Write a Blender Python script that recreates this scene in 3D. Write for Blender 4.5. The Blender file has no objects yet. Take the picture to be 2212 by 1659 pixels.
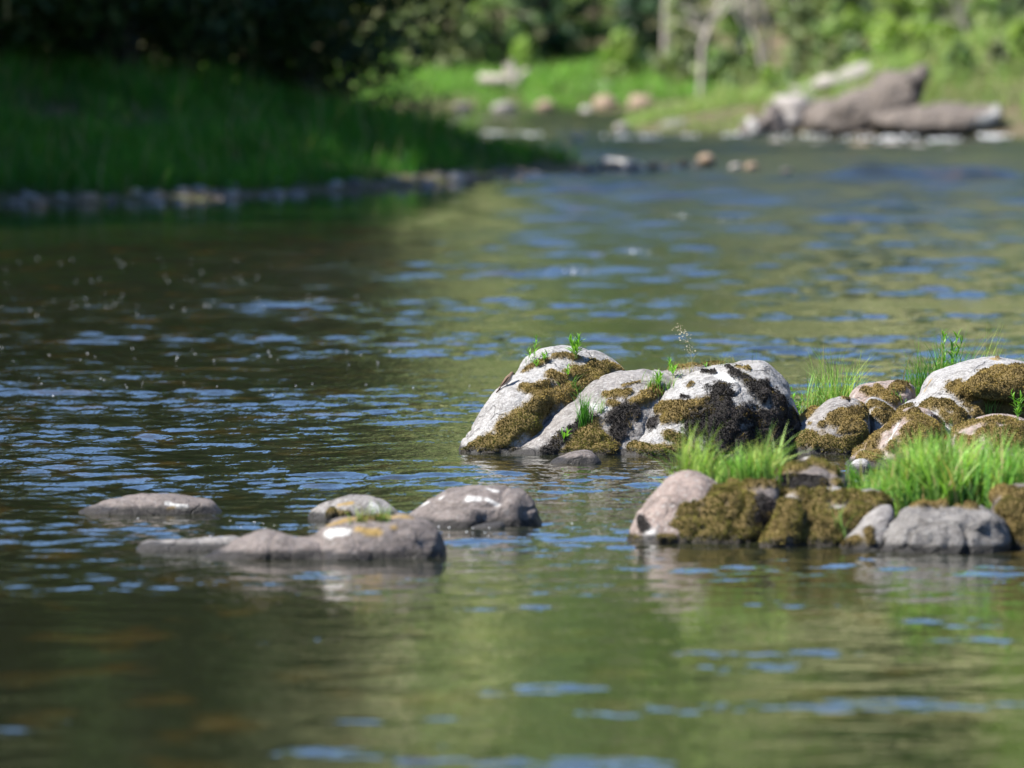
import bpy, bmesh, math, random
import numpy as np
from mathutils import Vector, Matrix
from mathutils.bvhtree import BVHTree
R = math.radians
random.seed(7)
rng = np.random.default_rng(11)
sc = bpy.context.scene
col = sc.collection

# ------------------------------------------------------------------ camera, world, sun, exposure
W, H = 2212.0, 1659.0                 # working pixel units of the photograph
LENS, SENS = 300.0, 36.0
F = W * LENS / SENS
CAMH = 3.0
PITCH = math.atan((H / 2 + 68.0) / F)
cam_d = bpy.data.cameras.new('camera'); cam = bpy.data.objects.new('camera', cam_d); col.objects.link(cam)
cam_d.lens = LENS; cam_d.sensor_width = SENS; cam_d.clip_start = 0.5; cam_d.clip_end = 6000
cam.location = (0, 0, CAMH); cam.rotation_euler = (R(90) - PITCH, 0, 0)
cam_d.dof.use_dof = True; cam_d.dof.focus_distance = 53.0; cam_d.dof.aperture_fstop = 2.4
sc.camera = cam
SUN_EL, SUN_AZ = R(52), R(-18)       # from the left, a little behind the camera
sdir = Vector((-math.cos(SUN_EL) * math.cos(SUN_AZ), math.cos(SUN_EL) * math.sin(SUN_AZ), math.sin(SUN_EL)))
wd = bpy.data.worlds.new('World'); sc.world = wd; wd.use_nodes = True
nt = wd.node_tree; bg = nt.nodes['Background']
sky = nt.nodes.new('ShaderNodeTexSky'); sky.sky_type = 'NISHITA'; sky.sun_disc = False
sky.sun_elevation = SUN_EL; sky.sun_rotation = math.atan2(sdir.x, sdir.y)
sky.air_density = 1.0; sky.dust_density = 0.0; sky.ozone_density = 6.0; sky.altitude = 2500
nt.links.new(sky.outputs[0], bg.inputs[0]); bg.inputs[1].default_value = 0.10
sun_d = bpy.data.lights.new('sun', 'SUN'); sun = bpy.data.objects.new('sun', sun_d); col.objects.link(sun)
sun_d.energy = 4.8; sun_d.angle = R(0.53); sun_d.color = (1.0, 0.95, 0.87)
sun.rotation_euler = sdir.to_track_quat('Z', 'Y').to_euler(); sun.location = (-30, 20, 50)
vs = sc.view_settings; vs.view_transform = 'Standard'; vs.look = 'None'; vs.exposure = 1.4; vs.gamma = 1.0; vs.use_curve_mapping = False
sc.render.engine = 'CYCLES'
cy = sc.cycles
cy.use_denoising = True; cy.max_bounces = 6; cy.diffuse_bounces = 3; cy.glossy_bounces = 3; cy.transmission_bounces = 3
cy.caustics_reflective = False; cy.caustics_refractive = False; cy.sample_clamp_indirect = 4.0

# ------------------------------------------------------------------ pixel <-> place
CP, SP = math.cos(PITCH), math.sin(PITCH)
def ray(px, py):
    a, b = (px - W / 2) / F, -(py - H / 2) / F
    return Vector((a, CP + b * SP, -SP + b * CP))
def P(px, py, Y):                      # the point at distance Y
    d = ray(px, py); t = Y / d.y
    return Vector((d.x * t, Y, CAMH + d.z * t))
def G(px, py, z=0.0):                  # the point on the water
    d = ray(px, py); t = (z - CAMH) / d.z
    return Vector((d.x * t, d.y * t, z))
def c1(x, y): return (961.3 + .3711 * x, 691.3 + .3711 * y)
def c2(x, y): return (1607 + .2734 * x, 675 + .2734 * y)
def c3(x, y): return (1296 + .414 * x, 918 + .414 * y)
def c4(x, y): return (108 + .5127 * x, 999 + .5127 * y)
def c6(x, y): return (702 + .3906 * x, .3906 * y)
def c7(x, y): return (1296 + .414 * x, .414 * y)
def M(f, pts): return [f(*p) for p in pts]

# ------------------------------------------------------------------ helpers
def tag(o, label, cat, group=None, kind=None):
    if label: o['label'] = label
    if cat: o['category'] = cat
    if group: o['group'] = group
    if kind: o['kind'] = kind
    return o
def mk_mesh(name, V, Fc, mat=None, smooth=True, tint=None):
    me = bpy.data.meshes.new(name)
    V = np.asarray(V, np.float32)
    Fs = Fc if isinstance(Fc, list) else [Fc]
    nv = len(V); nl = sum(f.size for f in Fs); nf = sum(len(f) for f in Fs)
    me.vertices.add(nv); me.vertices.foreach_set('co', V.ravel())
    me.loops.add(nl); me.loops.foreach_set('vertex_index', np.concatenate([f.ravel() for f in Fs]).astype(np.int32))
    me.polygons.add(nf)
    tot = np.concatenate([np.full(len(f), f.shape[1]) for f in Fs])
    st = np.concatenate([[0], np.cumsum(tot)[:-1]])
    me.polygons.foreach_set('loop_start', st.astype(np.int32))
    me.polygons.foreach_set('use_smooth', np.full(nf, smooth))
    me.update(calc_edges=True)
    if tint is not None: set_col(me, 'tint', tint)
    if mat: me.materials.append(mat)
    return me
def set_col(me, name, rgb):
    a = me.attributes.new(name, 'FLOAT_COLOR', 'POINT')
    c = np.ones((len(rgb), 4), np.float32); c[:, :3] = rgb
    a.data.foreach_set('color', c.ravel())
def set_f(me, name, v):
    a = me.attributes.new(name, 'FLOAT', 'POINT'); a.data.foreach_set('value', np.asarray(v, np.float32))
def link(name, me, parent=None, loc=None):
    o = bpy.data.objects.new(name, me); col.objects.link(o)
    if parent: o.parent = parent
    if loc is not None: o.location = loc
    return o
def empty(name, loc):
    o = bpy.data.objects.new(name, None); o.empty_display_size = .1; col.objects.link(o); o.location = loc
    return o
def get_v(me):
    a = np.empty(len(me.vertices) * 3, np.float32); me.vertices.foreach_get('co', a); return a.reshape(-1, 3)
def get_n(me):
    a = np.empty(len(me.vertices) * 3, np.float32); me.vertex_normals.foreach_get('vector', a); return a.reshape(-1, 3)

def _hash(i, j, k, s):
    n = (i.astype(np.int64) * 374761393 + j.astype(np.int64) * 668265263 + k.astype(np.int64) * 2147483647 + s * 974711) & 0xffffffff
    n = ((n ^ (n >> 13)) * 1274126177) & 0xffffffff
    n = ((n ^ (n >> 15)) * 2246822519) & 0xffffffff
    return ((n ^ (n >> 16)) & 0xffff) / 32767.5 - 1.0
def vn(p, s=0):
    p = np.asarray(p, np.float64); i = np.floor(p); f = p - i; f = f * f * f * (f * (f * 6 - 15) + 10); i = i.astype(np.int64)
    r = 0
    for dx in (0, 1):
        wx = f[:, 0] if dx else 1 - f[:, 0]
        for dy in (0, 1):
            wy = f[:, 1] if dy else 1 - f[:, 1]
            for dz in (0, 1):
                wz = f[:, 2] if dz else 1 - f[:, 2]
                r = r + wx * wy * wz * _hash(i[:, 0] + dx, i[:, 1] + dy, i[:, 2] + dz, s)
    return r
def fbm(p, o=4, s=0):
    r = 0; a = 1.0; p = np.asarray(p, np.float64)
    for k in range(o):
        r = r + a * vn(p * 2 ** k + 17.3 * k, s + k); a *= .5
    return r

# ------------------------------------------------------------------ materials
class N:
    def __init__(self, name):
        self.m = bpy.data.materials.new(name); self.m.use_nodes = True
        self.t = self.m.node_tree; self.t.nodes.clear()
        self.out = self.t.nodes.new('ShaderNodeOutputMaterial')
    def n(self, kind, **kw):
        nd = self.t.nodes.new(kind)
        for k, v in kw.items():
            if k.startswith('_'): setattr(nd, k[1:], v)
            else: self.put(nd.inputs[k.replace('__', ' ')], v)
        return nd
    def put(self, sock, v):
        if isinstance(v, bpy.types.NodeSocket): self.t.links.new(v, sock)
        else: sock.default_value = v
    def mix(self, fac, a, b, blend='MIX'):
        nd = self.t.nodes.new('ShaderNodeMix'); nd.data_type = 'RGBA'; nd.blend_type = blend
        self.put(nd.inputs[0], fac); self.put(nd.inputs[6], a); self.put(nd.inputs[7], b)
        return nd.outputs[2]
    def math(self, op, a, b=0.0, c=0.0, clamp=False):
        nd = self.t.nodes.new('ShaderNodeMath'); nd.operation = op; nd.use_clamp = clamp
        self.put(nd.inputs[0], a); self.put(nd.inputs[1], b); self.put(nd.inputs[2], c)
        return nd.outputs[0]
    def ramp(self, fac, lo, hi, a=0.0, b=1.0):
        nd = self.t.nodes.new('ShaderNodeMapRange'); nd.clamp = True
        self.put(nd.inputs[0], fac); nd.inputs[1].default_value = lo; nd.inputs[2].default_value = hi
        nd.inputs[3].default_value = a; nd.inputs[4].default_value = b
        return nd.outputs[0]
    def noise(self, vec, scale, detail=4.0, rough=.55, w=None):
        nd = self.t.nodes.new('ShaderNodeTexNoise'); self.put(nd.inputs['Vector'], vec)
        nd.inputs['Scale'].default_value = scale; nd.inputs['Detail'].default_value = detail; nd.inputs['Roughness'].default_value = rough
        return nd.outputs[0]
    def pos(self): return self.n('ShaderNodeNewGeometry').outputs['Position']
    def attr(self, name, out='Color'): return self.n('ShaderNodeAttribute', _attribute_name=name).outputs[out]
    def done(self, sh, disp=None):
        self.t.links.new(sh, self.out.inputs[0]); return self.m
def c4f(c): return (c[0], c[1], c[2], 1.0)

def rock_mat(name, base, alt, dark, spec=.5):
    m = N(name); pos = m.pos()
    big = m.noise(pos, 3.2, 5.0, .6); med = m.noise(pos, 16.0, 5.0, .65); fine = m.noise(pos, 90.0, 4.0, .7)
    c = m.mix(m.ramp(big, .35, .68), c4f(base), c4f(alt))
    c = m.mix(m.ramp(med, .48, .66, 0, .85), c, c4f(dark))
    c = m.mix(m.ramp(fine, .42, .62, 0, .8), c, c4f(dark))
    c = m.mix(m.ramp(m.noise(pos, 45.0, 3.0, .7), .54, .68, 0, spec), c, (.52, .52, .50, 1))
    sp = m.n('ShaderNodeTexVoronoi', Vector=pos, Scale=70.0); spk = m.ramp(sp.outputs['Distance'], .12, .28, 1, 0)
    lich = m.math('MULTIPLY', spk, m.ramp(big, .48, .64, 0, spec))
    c = m.mix(lich, c, (.62, .62, .58, 1))
    # thin dark seams
    wv = m.n('ShaderNodeTexNoise', Vector=pos, Scale=4.5, Detail=6.0, Roughness=.6)
    seam = m.ramp(m.math('ABSOLUTE', m.math('SUBTRACT', wv.outputs[0], .5)), .0, .012, .55, 0)
    c = m.mix(seam, c, m.mix(.6, c, (.03, .028, .025, 1)))
    wp = m.n('ShaderNodeVectorMath', _operation='ADD'); m.t.links.new(pos, wp.inputs[0])
    nzv = m.n('ShaderNodeTexNoise', Vector=pos, Scale=3.0, Detail=4.0); sc_ = m.n('ShaderNodeVectorMath', _operation='SCALE'); m.t.links.new(nzv.outputs['Color'], sc_.inputs[0]); sc_.inputs['Scale'].default_value = .5
    m.t.links.new(sc_.outputs[0], wp.inputs[1])
    vc = m.n('ShaderNodeTexVoronoi', _feature='DISTANCE_TO_EDGE', Vector=wp.outputs[0], Scale=2.4)
    crack = m.math('MULTIPLY', m.ramp(vc.outputs[0], .0, .022, 1, 0), m.ramp(big, .42, .55))
    c = m.mix(m.math('MULTIPLY', crack, .4), c, (.05, .045, .04, 1))
    # lichen, droppings, old moss stain, some shade in the black (attributes painted on the stone)
    c = m.mix(m.math('MULTIPLY', m.ramp(m.attr('pale', 'Fac'), .1, .5, 0, .9), m.ramp(fine, .35, .6, 1, .35)), c, (.62, .62, .6, 1))
    c = m.mix(m.ramp(m.attr('gold', 'Fac'), .15, .75, 0, .85), c, (.26, .17, .045, 1))
    c = m.mix(m.ramp(m.math('ADD', m.attr('moss', 'Fac'), m.math('MULTIPLY', m.math('SUBTRACT', fine, .5), .5)), .06, .5), c, m.mix(med, (.08, .058, .02, 1), (.20, .14, .048, 1)))
    c = m.mix(m.ramp(m.math('ADD', m.attr('black', 'Fac'), m.math('MULTIPLY', m.math('SUBTRACT', fine, .5), .6)), .08, .55), c, (.022, .019, .017, 1))
    # wet band at the water's edge
    z = m.n('ShaderNodeSeparateXYZ', Vector=pos).outputs[2]
    wet = m.ramp(m.math('ADD', z, m.math('MULTIPLY', m.math('SUBTRACT', m.noise(pos, 9.0), .5), .05)), .030, .050, 1, 0)
    c = m.mix(m.math('MULTIPLY', wet, .9), c, (.010, .009, .008, 1))
    rough = m.math('SUBTRACT', .85, m.math('MULTIPLY', wet, .3))
    h = m.math('SUBTRACT', m.math('ADD', m.math('MULTIPLY', fine, .35), m.math('MULTIPLY', med, 1.0)), m.math('MULTIPLY', crack, .35))
    b = m.n('ShaderNodeBump', Strength=.9, Distance=.03, Height=h)
    s = m.n('ShaderNodeBsdfPrincipled', Base__Color=c, Roughness=rough, Normal=b.outputs[0])
    s.inputs['Specular IOR Level'].default_value = .3
    return m.done(s.outputs[0])
def leaf_mat(name, trans=.35, mul=(1, 1, 1), rough=.55, spec=.3):
    m = N(name); c = m.attr('tint')
    if mul != (1, 1, 1): c = m.mix(1.0, c, c4f(mul), 'MULTIPLY')
    s = m.n('ShaderNodeBsdfPrincipled', Base__Color=c, Roughness=rough); s.inputs['Specular IOR Level'].default_value = spec
    if trans > 0:
        t = m.n('ShaderNodeBsdfTranslucent', Color=m.mix(1.0, c, (1.1, 1.25, .55, 1), 'MULTIPLY'))
        x = m.n('ShaderNodeMixShader', Fac=trans); m.t.links.new(s.outputs[0], x.inputs[1]); m.t.links.new(t.outputs[0], x.inputs[2])
        return m.done(x.outputs[0])
    return m.done(s.outputs[0])
def plain(name, c, c2=None, scale=8.0, rough=.8, bump=.0):
    m = N(name); pos = m.n('ShaderNodeTexCoord').outputs['Object']
    nz = m.noise(pos, scale, 5.0, .6)
    cc = m.mix(m.ramp(nz, .35, .68), c4f(c), c4f(c2 or [v * .6 for v in c]))
    s = m.n('ShaderNodeBsdfPrincipled', Base__Color=cc, Roughness=rough); s.inputs['Specular IOR Level'].default_value = .3
    if bump: m.t.links.new(m.n('ShaderNodeBump', Strength=bump, Distance=.03, Height=nz).outputs[0], s.inputs['Normal'])
    return m.done(s.outputs[0])

ROCK_PALE = rock_mat('pale_granite', (.38, .375, .37), (.285, .275, .268), (.13, .122, .115))
ROCK_GREY = rock_mat('grey_granite', (.28, .265, .255), (.20, .185, .175), (.11, .10, .093))
ROCK_BROWN = rock_mat('brown_grey_granite', (.205, .175, .162), (.145, .122, .112), (.08, .066, .06), .2)
ROCK_SLATE = rock_mat('dark_grey_granite', (.20, .19, .18), (.145, .135, .127), (.075, .068, .063), .3)
ROCK_PINK = rock_mat('pinkish_granite', (.33, .265, .23), (.25, .19, .165), (.13, .10, .088))
MOSS = leaf_mat('moss', .12, rough=.9, spec=.1)
GRASS = leaf_mat('grass_blade', .42)
LEAF = leaf_mat('leaf', .42, rough=.45)
BARK = plain('bark', (.075, .06, .045), (.03, .024, .02), 6, .9, .6)
BARK_PALE = plain('pale_dead_wood', (.42, .38, .33), (.28, .25, .21), 5, .85, .4)
STONE_A = plain('grey_shore_stone', (.30, .28, .26), (.19, .17, .16), 9, .8, .5)
STONE_B = plain('tan_shore_stone', (.30, .225, .16), (.21, .155, .11), 9, .8, .5)
STONE_C = plain('pale_shore_stone', (.40, .37, .34), (.28, .255, .235), 9, .8, .5)
STONE_D = plain('dark_shore_stone', (.13, .12, .115), (.08, .075, .07), 9, .7, .5)
FOAM_GLINT = plain('foam', (.85, .87, .88), (.8, .82, .84), 20, .35)  # also worn by the flecks that stand in for sun glints

# ------------------------------------------------------------------ ground: two banks and the river bed in one sheet
def g2(px, py): v = G(px, py); return (v.x, v.y)
LEFT = [(-900, -100), (-30, -100), (-30, -20), (-28, 40), (-22, 80), (-12, 104)] + \
       [g2(*p) for p in ((0, 440), (300, 436), (600, 424), (800, 411), (1000, 393), (1150, 383), (1290, 374), (1325, 369))] + \
       [(-.3, 131), (-2.2, 139), (-3.4, 150), (-6, 164), (-14, 178), (-60, 192), (-900, 300)]
FAR = [(-900, 330), (-60, 205), (-25, 192), (-10, 186), (-3.4, 182.5), (1.4, 181), (3.8, 177), (3.0, 168), (1.8, 159)] + \
      [g2(*p) for p in ((1325, 284), (1420, 290), (1600, 292), (1900, 295), (2212, 298))] + \
      [(12, 148), (16, 138), (22, 110), (28, 60), (32, -20), (32, -100), (1500, -100), (1500, 3500), (-1500, 3500), (-1500, 330)]
def sdist(x, y, poly):
    p = np.array(poly, float); q = np.roll(p, -1, 0)
    best = np.full(x.shape, 1e9); inside = np.zeros(x.shape, bool)
    for (x0, y0), (x1, y1) in zip(p, q):
        dx, dy = x1 - x0, y1 - y0
        t = np.clip(((x - x0) * dx + (y - y0) * dy) / (dx * dx + dy * dy + 1e-12), 0, 1)
        best = np.minimum(best, (x - x0 - t * dx) ** 2 + (y - y0 - t * dy) ** 2)
        c = ((y0 > y) != (y1 > y)) & (x < (x1 - x0) * (y - y0) / (y1 - y0 + 1e-12) + x0)
        inside ^= c
    d = np.sqrt(best)
    return np.where(inside, d, -d)
def ground_z(x, y):
    x = np.asarray(x, float); y = np.asarray(y, float)
    dl = sdist(x, y, LEFT); df = sdist(x, y, FAR); d = np.maximum(dl, df)
    k = np.where(dl > df, 1.0, .42 + .40 * np.clip((x - 3) / 6, 0, 1) * np.clip((250 - y) / 60, 0, 1))   # the bend is flatter than the other banks
    p = np.stack([x, y, np.zeros_like(x)], -1).reshape(-1, 3)
    nz = fbm(p * .35, 3, 3).reshape(x.shape); nb = fbm(p * .02, 3, 9).reshape(x.shape)
    dd = np.clip(d, 0, None); a = np.minimum(dd, 25); b = np.clip(dd - 25, 0, 130)
    z = .02 + (.105 * a + .0065 * a * a) * k + .36 * b + np.minimum(dd * .05, .12) * nz + np.clip(dd / 60, 0, 1) * 9 * nb
    zw = -.02 + np.maximum(d, -6) * .17
    return np.where(d > 0, z, zw)
def axis(*segs):
    r = []
    for a, b, s in segs: r += list(np.arange(a, b, s))
    return np.array(r + [segs[-1][1]])
gx = axis((-1500, -300, 150), (-300, -60, 20), (-60, -14, 2.5), (-14, 14, .28), (14, 60, 2.5), (60, 300, 20), (300, 1500, 150))
gy = axis((-100, 90, 8), (90, 104, 2), (104, 200, .33), (200, 260, 3), (260, 500, 15), (500, 3500, 200))
X, Y = np.meshgrid(gx, gy); Z = ground_z(X, Y)
nyr, nxr = X.shape
idx = np.arange(nyr * nxr).reshape(nyr, nxr)
quad = lambda I: np.stack([I[:-1, :-1], I[:-1, 1:], I[1:, 1:], I[1:, :-1]], -1).reshape(-1, 4)
m = N('bank_soil'); pos = m.pos()
n1 = m.noise(pos, .9, 5.0, .6); n2 = m.noise(pos, 9.0, 5.0, .65)
c = m.mix(m.ramp(n1, .38, .62), (.11, .085, .055, 1), (.08, .095, .035, 1))
c = m.mix(m.ramp(n2, .5, .7, 0, .7), c, (.16, .125, .085, 1))
hill = m.ramp(m.math('ADD', m.n('ShaderNodeSeparateXYZ', Vector=pos).outputs[2], m.math('MULTIPLY', n1, 4.0)), 4.5, 8.0)   # dry meadow on the slopes above
n3 = m.noise(pos, .12, 5.0, .6)
c = m.mix(hill, c, m.mix(m.ramp(n3, .4, .62), (.15, .165, .07, 1), (.23, .215, .12, 1)))
b = m.n('ShaderNodeBump', Strength=.8, Distance=.08, Height=n2)
s = m.n('ShaderNodeBsdfPrincipled', Base__Color=c, Roughness=.95, Normal=b.outputs[0]); s.inputs['Specular IOR Level'].default_value = .15
SOIL = m.done(s.outputs[0])
ground = link('ground', mk_mesh('ground', np.stack([X, Y, Z], -1).reshape(-1, 3), quad(idx), SOIL))
tag(ground, None, None, kind='structure')

# ------------------------------------------------------------------ the river
wr = np.random.default_rng(5)
rows_px = np.arange(2000, 214, -1.5)
d_rows = np.array([G(W / 2, p).y for p in rows_px])
near = np.concatenate([np.arange(-90, d_rows[0] - 2, 4.0)])
far = np.arange(d_rows[-1] + 3, 330, 8.0)
dr = np.concatenate([near, d_rows, far])
u_in = np.linspace(-.078, .078, 400)
u_out = np.array([.085, .095, .11, .13, .16, .2, .25, .32, .42, .6, .9, 1.4, 2.0])
us = np.concatenate([-u_out[::-1], u_in, u_out])
Dm, Um = np.meshgrid(dr, us, indexing='ij')
Xw = Um * np.maximum(Dm, d_rows[0]); Yw = Dm.copy()
spac = np.abs(np.gradient(dr))[:, None] * np.ones_like(Xw)
xsp = np.where(np.abs(Um) <= .078, .156 / 400 * np.maximum(Dm, d_rows[0]), 2.0)
samp = np.maximum(spac, xsp)
Zw = np.zeros_like(Xw)
flat = np.stack([Xw.ravel() * .16, Yw.ravel() * .055, np.zeros(Xw.size)], -1)
patch = fbm(flat, 3, 21).reshape(Xw.shape)                       # calmer and livelier water
patch2 = fbm(flat * 3.1 + 5, 2, 31).reshape(Xw.shape)
pb = np.stack([Xw.ravel() * .24, Yw.ravel() * .42, np.zeros(Xw.size)], -1)
patch3 = fbm(pb, 3, 61).reshape(Xw.shape)
lively = np.clip(.88 + .3 * patch + .6 * patch3, .2, 2.0)
# smooth pool before the stones with a few ruffled spots, livelier water beyond them
lively = lively * np.interp(Yw, [40, 43, 47, 52, 62, 90, 130, 200], [0, .55, .62, .85, 1.5, 1.9, 2.7, 2.9]) + np.interp(Yw, [40, 43], [1, 0]) * (.075)
shore_d = -sdist(Xw, Yw, LEFT)
calm = np.clip(1 - (shore_d - 7) / 15, 0, 1) * np.clip((1.0 - Xw) / 2.2, 0, 1) * (Yw > 60)     # sheltered under the wooded bank
calm = calm * calm * (3 - 2 * calm)
lively = lively * (1 - .82 * calm)
wrough = np.interp(Yw, [60, 120], [.03, .24]) * (1 - calm) + .05 * calm
chop = np.interp(Yw, [38, 43, 60, 120], [.07, .22, .40, .25]) * (1 - .75 * calm)
pf = fbm(np.stack([Xw.ravel() * .9, Yw.ravel() * 1.5, np.zeros(Xw.size) + 3], -1), 3, 71).reshape(Xw.shape)
catpaw = np.interp(Yw, [40, 44], [1, 0]) * np.clip((pf - .50) * 3, 0, 1) * .6      # thin ruffled spots on the smooth pool
NW = 92
for k in range(NW):
    lam = .11 * (1.4 / .11) ** (k / (NW - 1)) * wr.uniform(.9, 1.1)
    th = R(90) + wr.normal(0, R(38)); th = th if wr.random() < .85 else wr.uniform(0, 2 * math.pi)
    kk = 2 * math.pi / lam
    slope = .020 if lam < .45 else (.0125 if lam < .8 else .0065)
    att = np.clip(lam / (2.0 * samp) - .6, 0, 1)
    ph = kk * (math.cos(th) * Xw + math.sin(th) * Yw) + wr.uniform(0, 6.28) + 1.3 * patch2
    sn = np.sin(ph)
    Zw += att * (slope / kk * (sn + .25 * (1 - 2 * sn * sn))) * (lively + catpaw if lam < .38 else lively)
wfar = np.interp(Yw, [78, 112], [0, 1]) * (1 - calm)                 # the quicker water upstream
for k in range(26):
    lam = .9 * (3.6 / .9) ** (k / 25) * wr.uniform(.9, 1.1); kk = 2 * math.pi / lam
    th = R(90) + wr.normal(0, R(40)); att = np.clip(lam / (2.0 * samp) - .6, 0, 1)
    Zw += att * .030 / kk * np.sin(kk * (math.cos(th) * Xw + math.sin(th) * Yw) + wr.uniform(0, 6.28) + 1.5 * patch2) * wfar
# broken water over the stones on the far right, and the lip beyond the spit
def bump(cx, cy, rx, ry, a): return a * np.exp(-((Xw - cx) / rx) ** 2 - ((Yw - cy) / ry) ** 2)
lip = .12 * np.exp(-((Yw - (122.5 - .12 * (Xw - 3) + .25 * np.sin(Xw * 2.3))) / .9) ** 2) * np.clip((Xw - 1.5) / 1.0, 0, 1)
Zw += lip
for px, py in ((1680, 302), (1760, 303), (1860, 308), (1940, 306), (1985, 310), (2040, 312), (1590, 300), (1060, 296), (1130, 297), (1350, 300)):
    v = G(px, py)
    Zw += bump(v.x, v.y, .22, .9, .05) - bump(v.x + .1, v.y - 1.6, .3, .9, .03)
Zw += .025 * np.clip(1 - np.abs(Yw - 150) / 14, 0, 1) * fbm(np.stack([Xw.ravel() * 2.2, Yw.ravel() * .8, 0 * Xw.ravel()], -1), 2, 44).reshape(Xw.shape) * (Xw > -4)
idx = np.arange(Xw.size).reshape(Xw.shape)
m = N('river_water'); pos = m.pos()
mp = m.n('ShaderNodeMapping', Vector=pos); mp.inputs['Scale'].default_value = (1.0, .45, 1.0)
bed = m.noise(mp.outputs[0], 2.0, 4.0, .6)
col1 = m.mix(m.ramp(bed, .54, .70), (.014, .016, .008, 1), (.040, .027, .008, 1))
h1 = m.noise(mp.outputs[0], 7.0, 3.0, .55); h2 = m.noise(mp.outputs[0], 22.0, 2.0, .5)
hh = m.math('ADD', m.math('MULTIPLY', h1, 1.0), m.math('MULTIPLY', h2, .3))
rg_ = m.attr('ruffle', 'Fac')
fade = m.attr('chop', 'Fac')
b = m.n('ShaderNodeBump', Distance=.03, Height=hh); m.put(b.inputs['Strength'], fade)
rg = m.attr('ruffle', 'Fac')
s = m.n('ShaderNodeBsdfPrincipled', Base__Color=col1, Roughness=rg, IOR=1.333, Normal=b.outputs[0])
WATER = m.done(s.outputs[0])
river = link('river_water', mk_mesh('river_water', np.stack([Xw, Yw, Zw], -1).reshape(-1, 3), quad(idx), WATER))
set_f(river.data, 'ruffle', wrough.ravel()); set_f(river.data, 'chop', chop.ravel())
tag(river, None, None, kind='structure')

# ------------------------------------------------------------------ boulders
ROCKS = []          # (object, bvh)
def add_hull(bm, o, Y0, dy=0.0, t=.3, lean=0.0, k_pow=1.0, skew=0.0, zmin=-.3):
    """one lump: the silhouette at distance Y0+dy, rounded off t metres towards and away from the camera"""
    pts = [P(x, y, Y0 + dy) for x, y in o]
    zlo = min(p.z for p in pts); zhi = max(p.z for p in pts)
    low = [p for p in pts if p.z < zlo + .25 * (zhi - zlo)]
    pts += [Vector((p.x, p.y, min(zmin, zlo - .02))) for p in low]
    cx = sum(p.x for p in pts) / len(pts); zb = zlo
    vs_ = []
    for k in (-1, -.85, -.5, 0, .5, .85, 1):
        s = (1 - abs(k) ** 2.2) ** .5 if abs(k) < 1 else .0
        sx = .45 + .55 * s; sz = .35 + .65 * s
        for p in pts:
            z = zb + (p.z - zb) * sz if p.z > zb else p.z
            x = cx + (p.x - cx) * sx + skew * k
            vs_.append((x, Y0 + dy + k * t + lean * (z - zlo), z))
    b2 = bmesh.new()
    for v in vs_: b2.verts.new(v)
    r = bmesh.ops.convex_hull(b2, input=b2.verts)
    bmesh.ops.delete(b2, geom=list({e for e in r['geom_interior'] if isinstance(e, bmesh.types.BMVert)}), context='VERTS')
    bmesh.ops.recalc_face_normals(b2, faces=b2.faces)
    tmp = bpy.data.meshes.new('t'); b2.to_mesh(tmp); b2.free(); bm.from_mesh(tmp); bpy.data.meshes.remove(tmp)

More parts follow.
